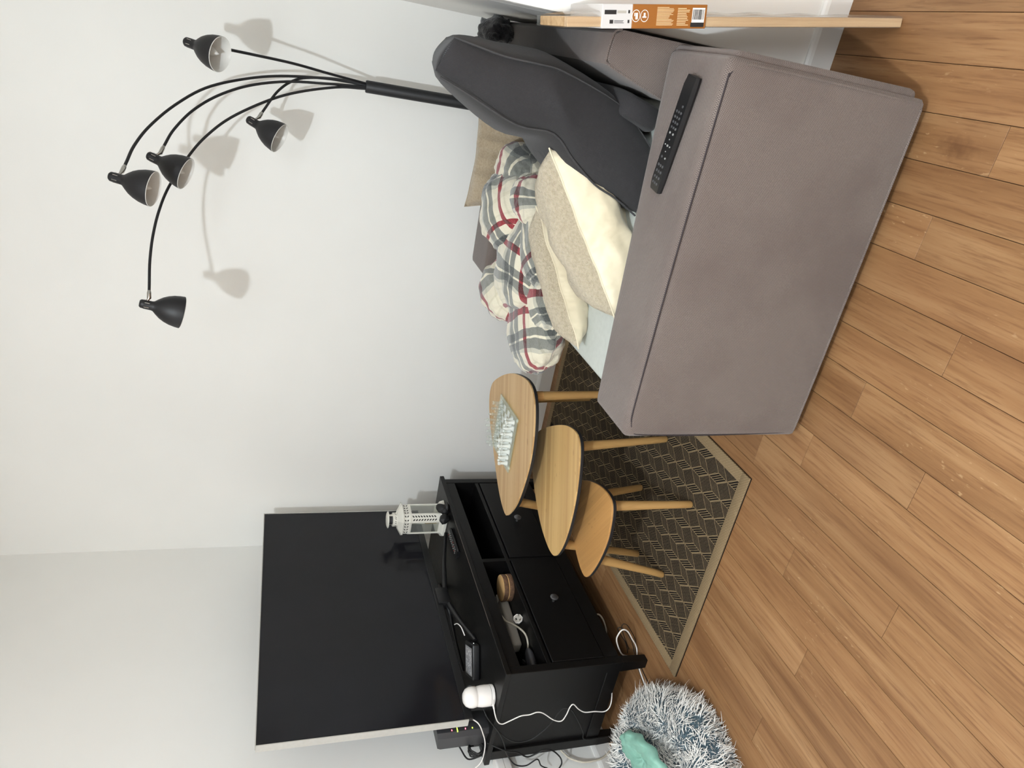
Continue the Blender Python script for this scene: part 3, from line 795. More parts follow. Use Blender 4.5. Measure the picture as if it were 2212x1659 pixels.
# ------------------------------------------------------------------ chess set
def build_chess():
    c = Vector((-1.312, 2.232, ZT1)); ang = math.radians(3.5); side = 0.227
    b = thing('chess_board', 'square glass chess board on the tallest bamboo table', 'chess board', c)
    b.rotation_euler = (0, 0, ang)
    h = side/2
    part('glass_plate', MB().box(-h, h, -h, h, 0.004, 0.0085, 0.001, 1), MAT['board_glass'], b, 30, local=True)
    for sx in (-1, 1):
        for sy in (-1, 1):
            part('foot', MB().lathe([(0.006, 0), (0.006, 0.004)], 12, Matrix.Translation((sx*(h-0.014), sy*(h-0.014), 0))), MAT['white_plastic'], b, 40, local=True)
    q = (side-0.030)/8
    sq0 = None
    for i in range(8):
        for j in range(8):
            if (i+j) % 2 == 0:
                if sq0 is None:
                    sq0 = part('frosted_square', MB().box(-q/2, q/2, -q/2, q/2, 0, 0.0003), MAT['square_frost'], b, 0, local=True); o = sq0
                else:
                    o = sq0.copy(); COL.objects.link(o)
                o.parent = b; o.location = ((i-3.5)*q, (j-3.5)*q, 0.0086)
    foot = [(0.0095, 0), (0.0098, 0.003), (0.0085, 0.005), (0.0078, 0.007)]
    prof = {
        'pawn': foot+[(0.0045, 0.011), (0.0038, 0.018), (0.0062, 0.020), (0.0030, 0.0215), (0.0056, 0.0255), (0.0040, 0.0295), (0.0003, 0.0305)],
        'rook': foot+[(0.0055, 0.011), (0.0050, 0.024), (0.0075, 0.027), (0.0075, 0.034), (0.0050, 0.034), (0.0048, 0.031), (0.0003, 0.031)],
        'bishop': foot+[(0.0050, 0.012), (0.0042, 0.026), (0.0070, 0.028), (0.0036, 0.030), (0.0058, 0.036), (0.0030, 0.043), (0.0018, 0.045), (0.0003, 0.047)],
        'queen': foot+[(0.0055, 0.013), (0.0045, 0.031), (0.0075, 0.034), (0.0040, 0.036), (0.0072, 0.046), (0.0050, 0.047), (0.0028, 0.050), (0.0003, 0.052)],
        'king': foot+[(0.0058, 0.013), (0.0046, 0.033), (0.0078, 0.036), (0.0042, 0.038), (0.0070, 0.047), (0.0050, 0.049), (0.0003, 0.050)],
        'knight': foot+[(0.0055, 0.011), (0.0048, 0.018), (0.0030, 0.020)],
    }
    me = {}
    for side_n, mat in (('clear', MAT['piece_glass']), ('frosted', MAT['frosted'])):
        for k, pr in prof.items():
            mb = MB().lathe(pr, 14)
            if k == 'king':
                mb.box(-0.001, 0.001, -0.001, 0.001, 0.049, 0.058).box(-0.0032, 0.0032, -0.001, 0.001, 0.052, 0.0545)
            if k == 'knight':                                   # horse head: arched neck and muzzle
                mb.tube(cr([(0, 0.002, 0.017), (0, 0.003, 0.025), (0, 0.001, 0.032), (0, -0.004, 0.034), (0, -0.009, 0.029)], 4), [0.0052-0.0001*i for i in range(17)], 8)
                mb.box(-0.0008, 0.0008, 0.0, 0.0022, 0.033, 0.039)
            me[side_n, k] = mesh('chess_'+k, mb, mat, 40)
    order = ['rook', 'knight', 'bishop', 'queen', 'king', 'bishop', 'knight', 'rook']
    R = Matrix.Rotation(ang, 4, 'Z')
    place = {'rook': ('leftmost, by the TV bench', 'rightmost, by the sofa'), 'knight': ('second from the TV bench', 'second from the sofa'), 'bishop': ('third from the TV bench', 'third from the sofa')}
    pl = {0: 'nearest the table tip', 7: 'nearest the sofa'}
    for side_n, ranks, fac in (('frosted', (0, 1), PI), ('clear', (7, 6), 0)):
        wh = 'near edge' if side_n == 'frosted' else 'wall side'
        for r_i, rk in enumerate(ranks):
            for i in range(8):
                k = order[i] if r_i == 0 else 'pawn'
                o = bpy.data.objects.new(k if k == 'pawn' else 'chess_'+k, me[side_n, k]); COL.objects.link(o)
                o.name = 'chess_'+k
                p = R @ Vector(((i-3.5)*q, (rk-3.5)*q, 0.0089)); o.location = c+p; o.rotation_euler = (0, 0, ang+fac)
                look = 'frosted white glass' if side_n == 'frosted' else 'clear glass'
                if k == 'pawn':
                    lab = '%s chess pawn, %s from the sofa' % (look, ('first', 'second', 'third', 'fourth', 'fifth', 'sixth', 'seventh', 'eighth')[7-i])
                elif k in place:
                    lab = '%s chess %s on the board, %s' % (look, k, place[k][0 if i < 4 else 1])
                else:
                    lab = '%s chess %s in the %s back row of the board' % (look, k, wh)
                tag(o, lab, 'chess piece', '%s chess pieces' % side_n)
build_chess()

# ------------------------------------------------------------------ TV bench
BX0, BX1, BY0, BY1, BZ = -2.352, -1.886, 1.590, 2.788, 0.556
def build_bench():
    b = thing('tv_bench', 'black-brown wooden TV bench with open shelf and two drawers along the left wall', 'tv bench', (-2.12, 2.19, 0))
    K = MAT['bench']
    top = part('top', MB().box(BX0, BX1, BY0, BY1, BZ-0.020, BZ, 0.002, 1), K, b)
    part('worn_edge', MB().box(BX1-0.0008, BX1+0.0004, BY0+0.22, BY1-0.35, BZ-0.0015, BZ+0.0003), MAT['bench_edge'], top, 0)
    fx = BX1-0.012
    ly0, ly1 = BY0+0.010, BY1-0.010
    lw = 0.045
    for (xa, xb) in ((fx-0.045, fx), (BX0+0.012, BX0+0.057)):
        for (ya, yb) in ((ly0, ly0+lw*0.72), (ly1-lw*0.72, ly1)):
            mb = MB(); z0 = 0.0; t = 0.006
            # leg tapers a little at the foot
            mb.box(xa, xb, ya, yb, 0.10, BZ-0.020, 0.0015, 1)
            q = [(xa, ya), (xb, ya), (xb, yb), (xa, yb)]
            cx, cy = (xa+xb)/2, (ya+yb)/2
            lo = [(cx+(x-cx)*0.82, cy+(y-cy)*0.86, 0.0) for x, y in q]; hi = [(x, y, 0.101) for x, y in q]
            for i in range(4): mb.quad([lo[i], lo[(i+1) % 4], hi[(i+1) % 4], hi[i]])
            mb.quad(lo)
            part('leg', mb, K, b, 0)
    for ya, yb in ((ly0+0.012, ly0+0.028), (ly1-0.028, ly1-0.012)):
        part('side_panel', MB().box(BX0+0.05, fx-0.04, ya, yb, 0.150, BZ-0.02), K, b, 0)
        part('side_rail', MB().box(BX0+0.05, fx-0.04, ya-0.006, yb, 0.100, 0.152, 0.002, 1), K, b)
    part('front_rail', MB().box(fx-0.022, fx-0.002, ly0+0.03, ly1-0.03, 0.490, BZ-0.020), K, b, 0)
    part('shelf', MB().box(BX0+0.03, fx-0.003, ly0+0.028, ly1-0.028, 0.372, 0.388, 0.001, 1), K, b)
    part('shelf_divider', MB().box(BX0+0.03, fx-0.004, 2.178, 2.196, 0.386, BZ-0.02), K, b, 0)
    part('drawer_divider', MB().box(BX0+0.03, fx-0.006, 2.180, 2.194, 0.150, 0.373), K, b, 0)
    part('back_panel', MB().box(BX0+0.012, BX0+0.018, ly0+0.03, ly1-0.03, 0.15, BZ-0.02), K, b, 0)
    part('bottom_rail', MB().box(fx-0.024, fx-0.004, ly0+0.03, ly1-0.03, 0.105, 0.162), K, b, 0)
    part('bottom_panel', MB().box(BX0+0.02, fx-0.03, ly0+0.03, ly1-0.03, 0.148, 0.156), K, b, 0)
    for ya, yb in ((ly0+0.034, 2.178), (2.196, ly1-0.034)):
        d = part('drawer', MB().box(fx-0.02, fx-0.001, ya+0.002, yb-0.002, 0.164, 0.366, 0.0015, 1).box(BX0+0.05, fx-0.02, ya+0.012, yb-0.012, 0.168, 0.33), K, b, 30)
        ky = 1.928 if ya < 2 else 2.44
        part('knob', MB().lathe([(0.0055, 0), (0.005, 0.010), (0.007, 0.014), (0.0155, 0.018), (0.0165, 0.022), (0.012, 0.026), (0.0003, 0.0275)], 20, zaxis((fx-0.001, ky, 0.262), (1, 0, 0))), MAT['nickel'], d, 50)
build_bench()

# ------------------------------------------------------------------ television
def build_tv():
    x, y0, y1, z0, z1 = -2.118, 1.612, 2.828, 0.645, 1.352
    t = thing('television', 'large flat black television with thin silver frame standing on the bench', 'television', (-2.13, 2.22, BZ))
    part('back_shell', MB().box(x-0.045, x-0.010, y0+0.05, y1-0.05, z0+0.03, z1-0.20, 0.01, 2), MAT['black_plastic'], t)
    part('panel', MB().box(x-0.014, x-0.002, y0+0.001, y1-0.001, z0+0.001, z1-0.001), MAT['black_plastic'], t, 0)
    part('screen', MB().box(x-0.003, x, y0+0.004, y1-0.004, z0+0.014, z1-0.004), MAT['screen'], t, 0)
    part('bottom_bezel', MB().box(x-0.012, x+0.002, y0+0.002, y1-0.002, z0-0.016, z0+0.013, 0.001, 1), MAT['black_plastic'], t)
    for a in ((y0-0.002, y0+0.001, z0+0.0, z1), (y1-0.001, y1+0.002, z0, z1)):
        part('frame_side', MB().box(x-0.030, x+0.001, a[0], a[1], a[2], a[3]), MAT['silver'], t, 0, label='silver frame side')
    part('frame_top', MB().box(x-0.018, x+0.001, y0-0.002, y1+0.002, z1-0.001, z1+0.002), MAT['silver'], t, 0, label='silver frame top')
    part('logo_tab', MB().box(x+0.001, x+0.004, 2.205, 2.235, z0-0.018, z0-0.011, 0.001, 1), MAT['silver'], t)
    st = part('stand', MB().box(x-0.030, x+0.012, 2.175, 2.265, 0.594, z0+0.004, 0.004, 2), MAT['black_plastic'], t)
    feet = [(-2.020, 2.522), (-2.052, 1.908), (-2.290, 2.48), (-2.285, 1.965)]
    for fx, fy in feet:
        hub = Vector((x-0.006, 2.22+(0.03 if fy > 2.22 else -0.03), 0.604)); f = Vector((fx, fy, BZ+0.006))
        mid = hub.lerp(f, 0.5)+Vector((0, 0, 0.006))
        part('stand_leg', MB().tube(cr([hub, mid, f], 6), [0.013, 0.0125, 0.012, 0.0115, 0.011, 0.0105, 0.010, 0.0095, 0.009, 0.0085, 0.008, 0.0075, 0.006], 10), MAT['black_plastic'], st, 50)
build_tv()

# ------------------------------------------------------------------ lantern and things on the bench
def build_lantern():
    cx, cy = -2.005, 2.612
    t = thing('lantern', 'white metal candle lantern with leaf cut-outs on the bench', 'lantern', (cx, cy, BZ))
    t.rotation_euler = (0, 0, math.radians(-5))
    W_ = MAT['white_enamel']
    def octo(w, n):                                      # square with chamfered corners: w half width, n half of a narrow side along
        c = w-n
        return [(w, -c), (w, c), (c, w), (-c, w), (-w, c), (-w, -c), (-c, -w), (c, -w)]
    def loft(levels):
        mb = MB()
        for z, w, n in levels: mb.v += [(x, y, z) for x, y in octo(w, n)]
        for i in range(len(levels)-1):
            for k in range(8): mb.f.append((i*8+k, i*8+(k+1) % 8, (i+1)*8+(k+1) % 8, (i+1)*8+k)); mb.mi.append(0)
        mb.f += [tuple(range(8)), tuple(range((len(levels)-1)*8, len(levels)*8))]; mb.mi += [0, 0]
        return mb
    part('base', loft([(0, 0.070, 0.030), (0.004, 0.074, 0.032), (0.014, 0.072, 0.031), (0.022, 0.063, 0.028), (0.027, 0.062, 0.028)]), W_, t, 20, local=True)
    w, n = 0.058, 0.026; o = octo(w, n); z0, z1 = 0.027, 0.168
    part('lower_rim', loft([(0.026, w+0.002, n), (0.036, w+0.002, n)]), W_, t, 20, local=True)
    part('upper_rim', loft([(z1-0.006, w+0.002, n), (z1+0.002, w+0.003, n)]), W_, t, 20, local=True)
    for x, y in o:
        part('post', MB().box(x-0.003, x+0.003, y-0.003, y+0.003, z0, z1, 0.0008, 1), W_, t, 30, local=True)
    leaf = [(-1, 0), (-0.5, 0.42), (0.2, 0.45), (1, 0), (0.3, -0.4), (-0.5, -0.38)]
    def leaves(a, b, zz, up, m, size, off, nm='leaf_cutouts'):
        mb = MB(); A = Vector((a[0], a[1], 0)); B = Vector((b[0], b[1], 0)); d = (B-A).normalized(); nrm = Vector((d.y, -d.x, 0))
        if nrm.dot((A+B)/2) < 0: nrm = -nrm
        for i in range(m):
            f = (i+0.5)/m
            for sd in (-1, 1):
                if up: c = (A+B)/2+d*(sd*0.008)+Vector((0, 0, zz[0]+(zz[1]-zz[0])*f+(0.003 if sd > 0 else 0))); ang = PI/2-sd*0.7
                else: c = A.lerp(B, f)+Vector((0, 0, (zz[0]+zz[1])/2+sd*0.006)); ang = sd*0.7
                pts = []
                for lx, ly in leaf:
                    u, v = lx*math.cos(ang)-ly*math.sin(ang), lx*math.sin(ang)+ly*math.cos(ang)
                    pts.append(c+d*u*size+Vector((0, 0, v*size))+nrm*off)
                mb.quad(pts)
        return mb
    for k in range(8):
        a, b = o[k], o[(k+1) % 8]
        wide = k % 2 == 0
        mb = MB(); A, B = Vector((a[0], a[1], 0)), Vector((b[0], b[1], 0)); d = (B-A).normalized()*0.003
        nrm = Vector((A.x+B.x, A.y+B.y, 0)).normalized()*0.0007
        q = [A+d, B-d]
        for s_ in (1, -1):
            mb.quad([q[0]+nrm*s_+Vector((0, 0, z0+0.008)), q[1]+nrm*s_+Vector((0, 0, z0+0.008)), q[1]+nrm*s_+Vector((0, 0, z1-0.005)), q[0]+nrm*s_+Vector((0, 0, z1-0.005))])
        for i, j in ((0, 1), (1, 2), (2, 3), (3, 0)): mb.f.append((i, j, 4+j, 4+i)); mb.mi.append(0)
        pn = part('pane' if wide else 'leaf_panel', mb, MAT['glass'] if wide else W_, t, 0, local=True)
        if not wide: part('leaf_cutouts', leaves(a, b, (0.045, 0.158), True, 9, 0.0068, 0.0010), MAT['hole'], pn, 0, local=True)
    bd = part('upper_band', loft([(z1+0.002, w+0.001, n), (z1+0.030, w+0.001, n)]), W_, t, 20, local=True)
    for k in range(8):
        part('leaf_cutouts', leaves(o[k], o[(k+1) % 8], (z1+0.009, z1+0.025), False, 4 if k % 2 == 0 else 2, 0.0058, 0.0016), MAT['hole'], bd, 0, local=True)
    part('roof', loft([(z1+0.030, w+0.006, n+0.002), (z1+0.033, w+0.006, n+0.002), (z1+0.052, 0.035, 0.016)]), W_, t, 20, local=True)
    ch = part('chimney', MB().lathe([(0.032, z1+0.050), (0.032, z1+0.072), (0.029, z1+0.073)], 24), W_, t, 30, local=True)
    mb = MB()
    for k in range(10):
        a = 2*PI*k/10
        c = Vector((0.0326*math.cos(a), 0.0326*math.sin(a), z1+0.061)); tg = Vector((-math.sin(a), math.cos(a), 0))
        for sd in (-1, 1):
            mb.quad([c+tg*(lx*0.6*0.005+sd*0.004)+Vector((0, 0, (lx*0.8+ly)*0.005)) for lx, ly in leaf])
    part('leaf_cutouts', mb, MAT['hole'], ch, 0, local=True)
    part('chimney_neck', MB().lathe([(0.022, z1+0.072), (0.022, z1+0.090)], 20), MAT['dark_grey_plastic'], t, 30, local=True)
    for sx in (-1, 1):
        part('cap_bracket', MB().box(sx*0.026-0.002, sx*0.026+0.002, -0.004, 0.004, z1+0.070, z1+0.094), W_, t, 0, local=True)
    part('cap_disc', MB().lathe([(0.0003, z1+0.100), (0.030, z1+0.098), (0.038, z1+0.094), (0.0385, z1+0.092), (0.03, z1+0.0925), (0.0003, z1+0.0925)], 28), W_, t, 40, local=True)
    part('handle', MB().tube(cr([(0.034, 0.0, z1+0.060), (0.050, 0.012, z1+0.052), (0.066, 0.03, z1+0.036), (0.050, 0.06, z1+0.034), (0.0, 0.072, z1+0.034), (-0.050, 0.06, z1+0.034), (-0.066, 0.03, z1+0.036), (-0.050, 0.012, z1+0.052), (-0.034, 0, z1+0.06)], 6), 0.0014, 6), W_, t, 60, local=True)
    single('candle', MB().lathe([(0.0003, 0), (0.024, 0), (0.024, 0.058), (0.020, 0.062), (0.004, 0.058), (0.0015, 0.068), (0.0003, 0.068)], 20, Matrix.Translation((cx, cy, BZ+0.028))), MAT['wax'], 'dull yellow pillar candle inside the white lantern', 'candle', (cx, cy, BZ+0.028))
build_lantern()
def build_bow():
    c = Vector((-1.925, 2.548, BZ)); t = thing('bow_ornament', 'small black fabric bow lying at the foot of the white lantern', 'ornament', c)
    for i, (dx, dy, dz, a) in enumerate(((0.0, 0.030, 0.026, 0.5), (-0.012, -0.030, 0.024, -0.6))):
        M = Matrix.Rotation(a, 3, 'X')
        part('loop', lump((dx, dy, dz), 0.020, 0.030, 0.022, i*3+1, 0.25, 1.6, 3, M), MAT['black_rubber'], t, 180, local=True)
    part('knot', lump((0.006, 0, 0.018), 0.016, 0.014, 0.018, 8, 0.2, 2, 3), MAT['black_rubber'], t, 180, local=True)
    part('tail', lump((0.022, 0.012, 0.010), 0.022, 0.018, 0.0095, 12, 0.2, 2, 3), MAT['black_rubber'], t, 180, local=True)
build_bow()
def remote(label, c, ux, nz, L, Wd, H, buttons, accent=False):
    t = thing('remote_control', label, 'remote', c)
    t.matrix_world = Matrix.Translation(c) @ axes((0, 0, 0), ux, None, nz)
    mb = MB(); st = []
    for k in range(13):
        a = -1+2*k/12; w = Wd/2*(1-0.10*max(0, abs(a)-0.85)/0.15); st.append((a*L/2, w))
    for x, w in st:
        e = 1 if abs(x) < L/2-1e-6 else 0.86
        mb.v += [(x, -w*0.72, 0), (x, -w, H*0.45), (x, -w*0.93, H*e), (x, 0, H*e*1.02), (x, w*0.93, H*e), (x, w, H*0.45), (x, w*0.72, 0)]
    for k in range(12):
        for i in range(7): mb.f.append((k*7+i, k*7+(i+1) % 7, (k+1)*7+(i+1) % 7, (k+1)*7+i)); mb.mi.append(0)
    mb.f += [tuple(range(7)), tuple(range(84, 91))]; mb.mi += [0, 0]
    part('body', mb, MAT['black_plastic'], t, 40, local=True)
    me = None
    for x, y, r, m in buttons:
        if me is None or True:
            o = part('button', MB().lathe([(r, H), (r*0.9, H*1.02+0.0012), (0.0003, H*1.02+0.0016)], 10, Matrix.Translation((x, y, 0))), m, t, 50, local=True)
    return t
MAT['button'] = plain('grey_button', srgb(72, 72, 74), 0.5, vary=0.1)
MAT['button_light'] = plain('pale_button_mark', srgb(150, 150, 148), 0.5, vary=0.05)
MAT['button_red'] = plain('red_button', srgb(150, 60, 56), 0.5)
bt = []
for r_ in range(4):
    for c_ in range(3): bt.append((-0.105+r_*0.013, (c_-1)*0.010, 0.0032, MAT['button']))
bt += [(-0.048, -0.008, 0.0022, MAT['button_light']), (-0.048, 0.008, 0.003, MAT['button']), (-0.022, 0, 0.0028, MAT['button_light']), (-0.022, -0.011, 0.0016, MAT['button_light']), (-0.022, 0.011, 0.0016, MAT['button_light']), (-0.035, 0, 0.0014, MAT['button_light']), (-0.009, 0, 0.0014, MAT['button_light']), (0.004, -0.007, 0.0026, MAT['button_light']), (0.004, 0.008, 0.0026, MAT['button_light'])]
for r_ in range(4):
    for c_ in range(3): bt.append((0.016+r_*0.011, (c_-1)*0.010, 0.003, MAT['button']))
bt.append((0.062, -0.008, 0.003, MAT['button']))
remote('long black remote control lying on the near sofa arm', (-0.098, 1.430, 0.5385), (0.240, -0.039, 0.0), (0, 0, 1), 0.245, 0.044, 0.017, bt)
bt = []
for r_ in range(9):
    for c_ in range(3): bt.append((-0.070+r_*0.016, (c_-1)*0.0095, 0.0026, MAT['button_red'] if (r_ + c_) % 7 == 0 else MAT['button_light']))
remote('short black remote with rows of pale buttons on the bench below the TV', (-1.955, 2.372, BZ), (0.02, -1.0, 0.0), (0, 0, 1), 0.165, 0.042, 0.015, bt)

def build_box():
    c = (-2.118, 1.872, BZ); t = thing('set_top_box', 'small black box with grey printed sticker under the television', 'device', c)
    ang = math.radians(36.0-90+90); t.rotation_euler = (0, 0, ang)
    part('case', MB().box(-0.065, 0.065, -0.055, 0.055, 0, 0.030, 0.006, 3), MAT['black_plastic'], t, local=True)
    stk = plain('grey_sticker', srgb(140, 140, 142), 0.5, vary=0.15, scale=90); ink = plain('sticker_print', srgb(240, 240, 240), 0.5)
    sp = part('sticker', MB().box(-0.052, 0.050, -0.044, 0.044, 0.0302, 0.0306), stk, t, 0, local=True)
    rng = random.Random(5)
    mb = MB()
    for r_ in range(9):
        y = -0.036+r_*0.0085; x = -0.046
        while x < 0.04:
            w = rng.uniform(0.004, 0.014)
            if rng.random() < 0.75: mb.box(x, x+w, y, y+(0.004 if r_ == 4 else 0.002), 0.0306, 0.0307)
            x += w+0.003
    part('print', mb, ink, sp, 0, local=True)
    led = NT('white_led'); led.set(Base_Color=(1, 1, 1, 1), Emission_Color=(1, 1, 1, 1), Emission_Strength=6.0)
    part('led', MB().lathe([(0.0012, 0), (0.0003, 0.001)], 8, zaxis((0.066, -0.03, 0.018), (1, 0, 0))), led.m, t, local=True)
build_box()
def build_webcam():
    c = (-2.055, 1.652, BZ); t = thing('security_camera', 'white rounded indoor camera on the near corner of the bench', 'camera', c)
    t.rotation_euler = (0, 0, math.radians(45))
    Wp = MAT['white_plastic']
    part('base_ring', MB().lathe([(0.030, 0), (0.036, 0.003), (0.037, 0.012), (0.0365, 0.014)], 36), Wp, t, 50, local=True)
    part('groove', MB().lathe([(0.0355, 0.013), (0.0355, 0.0165)], 36), MAT['dark_grey_plastic'], t, 50, local=True)
    part('body', MB().lathe([(0.0365, 0.0155), (0.0372, 0.030), (0.0368, 0.045), (0.0352, 0.056), (0.0335, 0.062), (0.034, 0.068)], 36), Wp, t, 50, local=True)
    h = part('head', MB().lathe([(0.0003, 0.048), (0.026, 0.055), (0.0345, 0.066), (0.0365, 0.078), (0.0350, 0.090), (0.029, 0.102), (0.018, 0.110), (0.0003, 0.113)], 36), Wp, t, 60, local=True)
    part('face_plate', MB().lathe([(0.017, 0), (0.019, 0.003), (0.0003, 0.004)], 24, zaxis((0.030, 0.012, 0.080), (0.9, 0.4, 0.05))), MAT['black_plastic'], h, 50, local=True)
    part('plug', MB().lathe([(0.0035, 0), (0.0035, 0.014), (0.002, 0.018)], 12, zaxis((-0.030, -0.018, 0.008), (-0.9, -0.5, -0.05))), Wp, t, 50, local=True)
build_webcam()
def build_router():
    t = thing('router', 'dark grey upright router with red and green lights behind the television', 'router', (-2.245, 1.68, BZ))
    mb = MB(); prof = [(-2.290, 1.635), (-2.205, 1.612), (-2.186, 1.622), (-2.183, 1.640), (-2.205, 1.712), (-2.225, 1.725), (-2.300, 1.720)]
    n = len(prof)
    for z, k in ((BZ, 0.97), (BZ+0.012, 1.0), (BZ+0.165, 1.0), (BZ+0.182, 0.93)):
        mb.v += [(-2.245+(x+2.245)*k, 1.668+(y-1.668)*k, z if k != 0.93 else z+(x+2.245)*0.15) for x, y in prof]
    for i in range(3):
        for q in range(n): mb.f.append((i*n+q, i*n+(q+1) % n, (i+1)*n+(q+1) % n, (i+1)*n+q)); mb.mi.append(0)
    mb.f += [tuple(range(n)), tuple(range(3*n, 4*n))]; mb.mi += [0, 0]
    part('case', mb, MAT['dark_grey_plastic'], t, 40)
    def led(col, s_=9.0):
        l = NT('led_light'); l.set(Base_Color=col, Emission_Color=col, Emission_Strength=s_); return l.m
    red, grn = led((1, 0.08, 0.12, 1)), led((0.5, 1, 0.05, 1), 5)
    d = Vector((-2.205+2.183, 1.712-1.640, 0)).normalized()
    nrm = Vector((d.y, -d.x, 0)); 
    for z, a, b, m in ((0.138, 0.010, 0.0022, red), (0.118, 0.012, 0.008, grn), (0.088, 0.012, 0.0022, red), (0.062, 0.012, 0.0022, grn)):
        c = Vector((-2.1865, 1.628, BZ+z))
        part('led', MB().box(-2.1875, -2.1835, 1.628-b, 1.628+b, BZ+z-0.0012, BZ+z+0.0012), m, t, 0)
build_router()

# shelf contents
def build_shelf_items():
    zs = 0.388
    bark = plain('tree_bark', srgb(96, 70, 50), 0.9, vary=0.35, scale=120, bump=0.6)
    cut = NT('cut_wood_face'); p = cut.sep(cut.coord())
    rr = cut.math('SQRT', cut.math('ADD', cut.math('MULTIPLY', p[0], p[0]), cut.math('MULTIPLY', p[1], p[1])))
    ringv = cut.math('SINE', cut.math('MULTIPLY', cut.math('ADD', rr, cut.math('MULTIPLY', cut.noise(cut.coord(), 40, 2), 0.006)), 1900))
    cut.set(Base_Color=cut.ramp(ringv, [(0.2, srgb(196, 156, 104)), (0.9, srgb(212, 174, 122))]), Roughness=0.6)
    for i, (lab, dx) in enumerate((('lower of two round wood slice coasters on the bench shelf', 0.004), ('upper wood slice coaster with pale cut face on the bench shelf', 0.0))):
        c = (-1.957+dx, 2.080-dx, zs+i*0.021)
        o = tag(part('wood_slice', MB().lathe([(0.0003, 0.0), (0.052, 0.0), (0.0545, 0.004), (0.0545, 0.016), (0.053, 0.0195)], 40, cap=False), bark, None, 50), lab, 'coaster', 'wood slice coasters')
        o.location = c
        for v in o.data.vertices:
            a = math.atan2(v.co.y, v.co.x); k = 1+0.025*math.sin(5*a+i)+0.012*math.sin(17*a)
            v.co.x *= k; v.co.y *= k
        part('cut_face', MB().lathe([(0.0525, 0.0192), (0.051, 0.0200), (0.0003, 0.0200)], 40), cut.m, o, 50, local=True)
    c = (-2.045, 1.985, zs); t = thing('power_strip', 'pale grey power strip lying in the open shelf', 'power strip', c)
    t.rotation_euler = (0, 0, math.radians(84))
    part('housing', MB().box(-0.135, 0.135, -0.026, 0.026, 0, 0.036, 0.010, 3), MAT['grey_plastic'], t, local=True)
    for k in range(4):
        x = -0.095+k*0.06
        so = part('socket', MB().lathe([(0.020, 0.0362), (0.0185, 0.0366), (0.018, 0.030), (0.0003, 0.029)], 24, Matrix.Translation((x, 0, 0))), MAT['grey_plastic'], t, 50, local=True)
        part('socket_holes', MB().lathe([(0.0025, 0.0295), (0.0003, 0.0297)], 8, Matrix.Translation((x-0.007, 0.005, 0))).lathe([(0.0025, 0.0295), (0.0003, 0.0297)], 8, Matrix.Translation((x+0.007, -0.005, 0))), MAT['hole'], so, local=True)
    part('switch', MB().box(0.098, 0.128, -0.012, 0.012, 0.034, 0.041, 0.003, 2), MAT['grey_plastic'], t, local=True)
    pl = thing('mains_plug', 'white two-pin mains plug lying in front of the power strip', 'plug', (-1.955, 1.905, zs))
    Mx = zaxis((0, 0, 0.018), (0.85, -0.45, 0.25))
    part('plug_body', MB().lathe([(0.010, -0.034), (0.016, -0.026), (0.0185, -0.006), (0.0185, 0.0)], 8, Mx), MAT['white_plastic'], pl, 30, local=True)
    part('plug_face', MB().lathe([(0.0165, 0.0), (0.0003, 0.0008)], 8, Mx), MAT['grey_plastic'], pl, 30, local=True)
    part('earth_hole', MB().box(-0.004, 0.004, 0.004, 0.010, 0.0008, 0.0014, M=Mx), MAT['hole'], pl, 0, local=True)
    for s_ in (-1, 1):
        part('pin', MB().lathe([(0.0022, 0), (0.0022, 0.016), (0.001, 0.018)], 8, Mx @ Matrix.Translation((s_*0.009, -0.004, 0))), MAT['chrome'], pl, 40, local=True)
    single('mains_cable', MB().tube(cr([(-2.03, 1.985, 0.430), (-1.99, 1.957, 0.450), (-1.98, 1.922, 0.446), (-1.97, 1.893, 0.428), (-1.965, 1.862, 0.408), (-1.965, 1.833, 0.396), (-1.975, 1.800, 0.394), (-2.02, 1.772, 0.394)], 8), 0.0036, 8), MAT['cream_cable'], 'cream mains cable curling out of the power strip in the shelf', 'cable', (-1.98, 1.88, zs))
    m = lump((-1.985, 1.722, zs+0.017), 0.026, 0.050, 0.018, 2, 0.05, 1, 4, Matrix.Rotation(math.radians(-18), 3, 'Z'))
    single('computer_mouse', m, MAT['dark_grey_plastic'], 'black oval computer mouse at the near end of the bench shelf', 'mouse', (-1.985, 1.722, zs), smooth=180)
    u = thing('usb_stick', 'thin grey metal stick lying beside the black mouse on the shelf', 'usb stick', (-2.03, 1.75, zs))
    M2 = Matrix.Rotation(math.radians(-58), 4, 'Z')
    part('stick_body', MB().box(-0.040, 0.028, -0.007, 0.007, 0.014, 0.020, 0.002, 2, M2), MAT['nickel'], u, local=True)
    part('stick_tip', MB().box(0.028, 0.044, -0.006, 0.006, 0.0145, 0.0195, M=M2), MAT['chrome'], u, 0, local=True)
    part('stick_holder', MB().box(-0.040, 0.0, -0.0065, 0.0065, 0.0, 0.0142, 0.002, 2, M2), MAT['black_plastic'], u, local=True)
build_shelf_items()

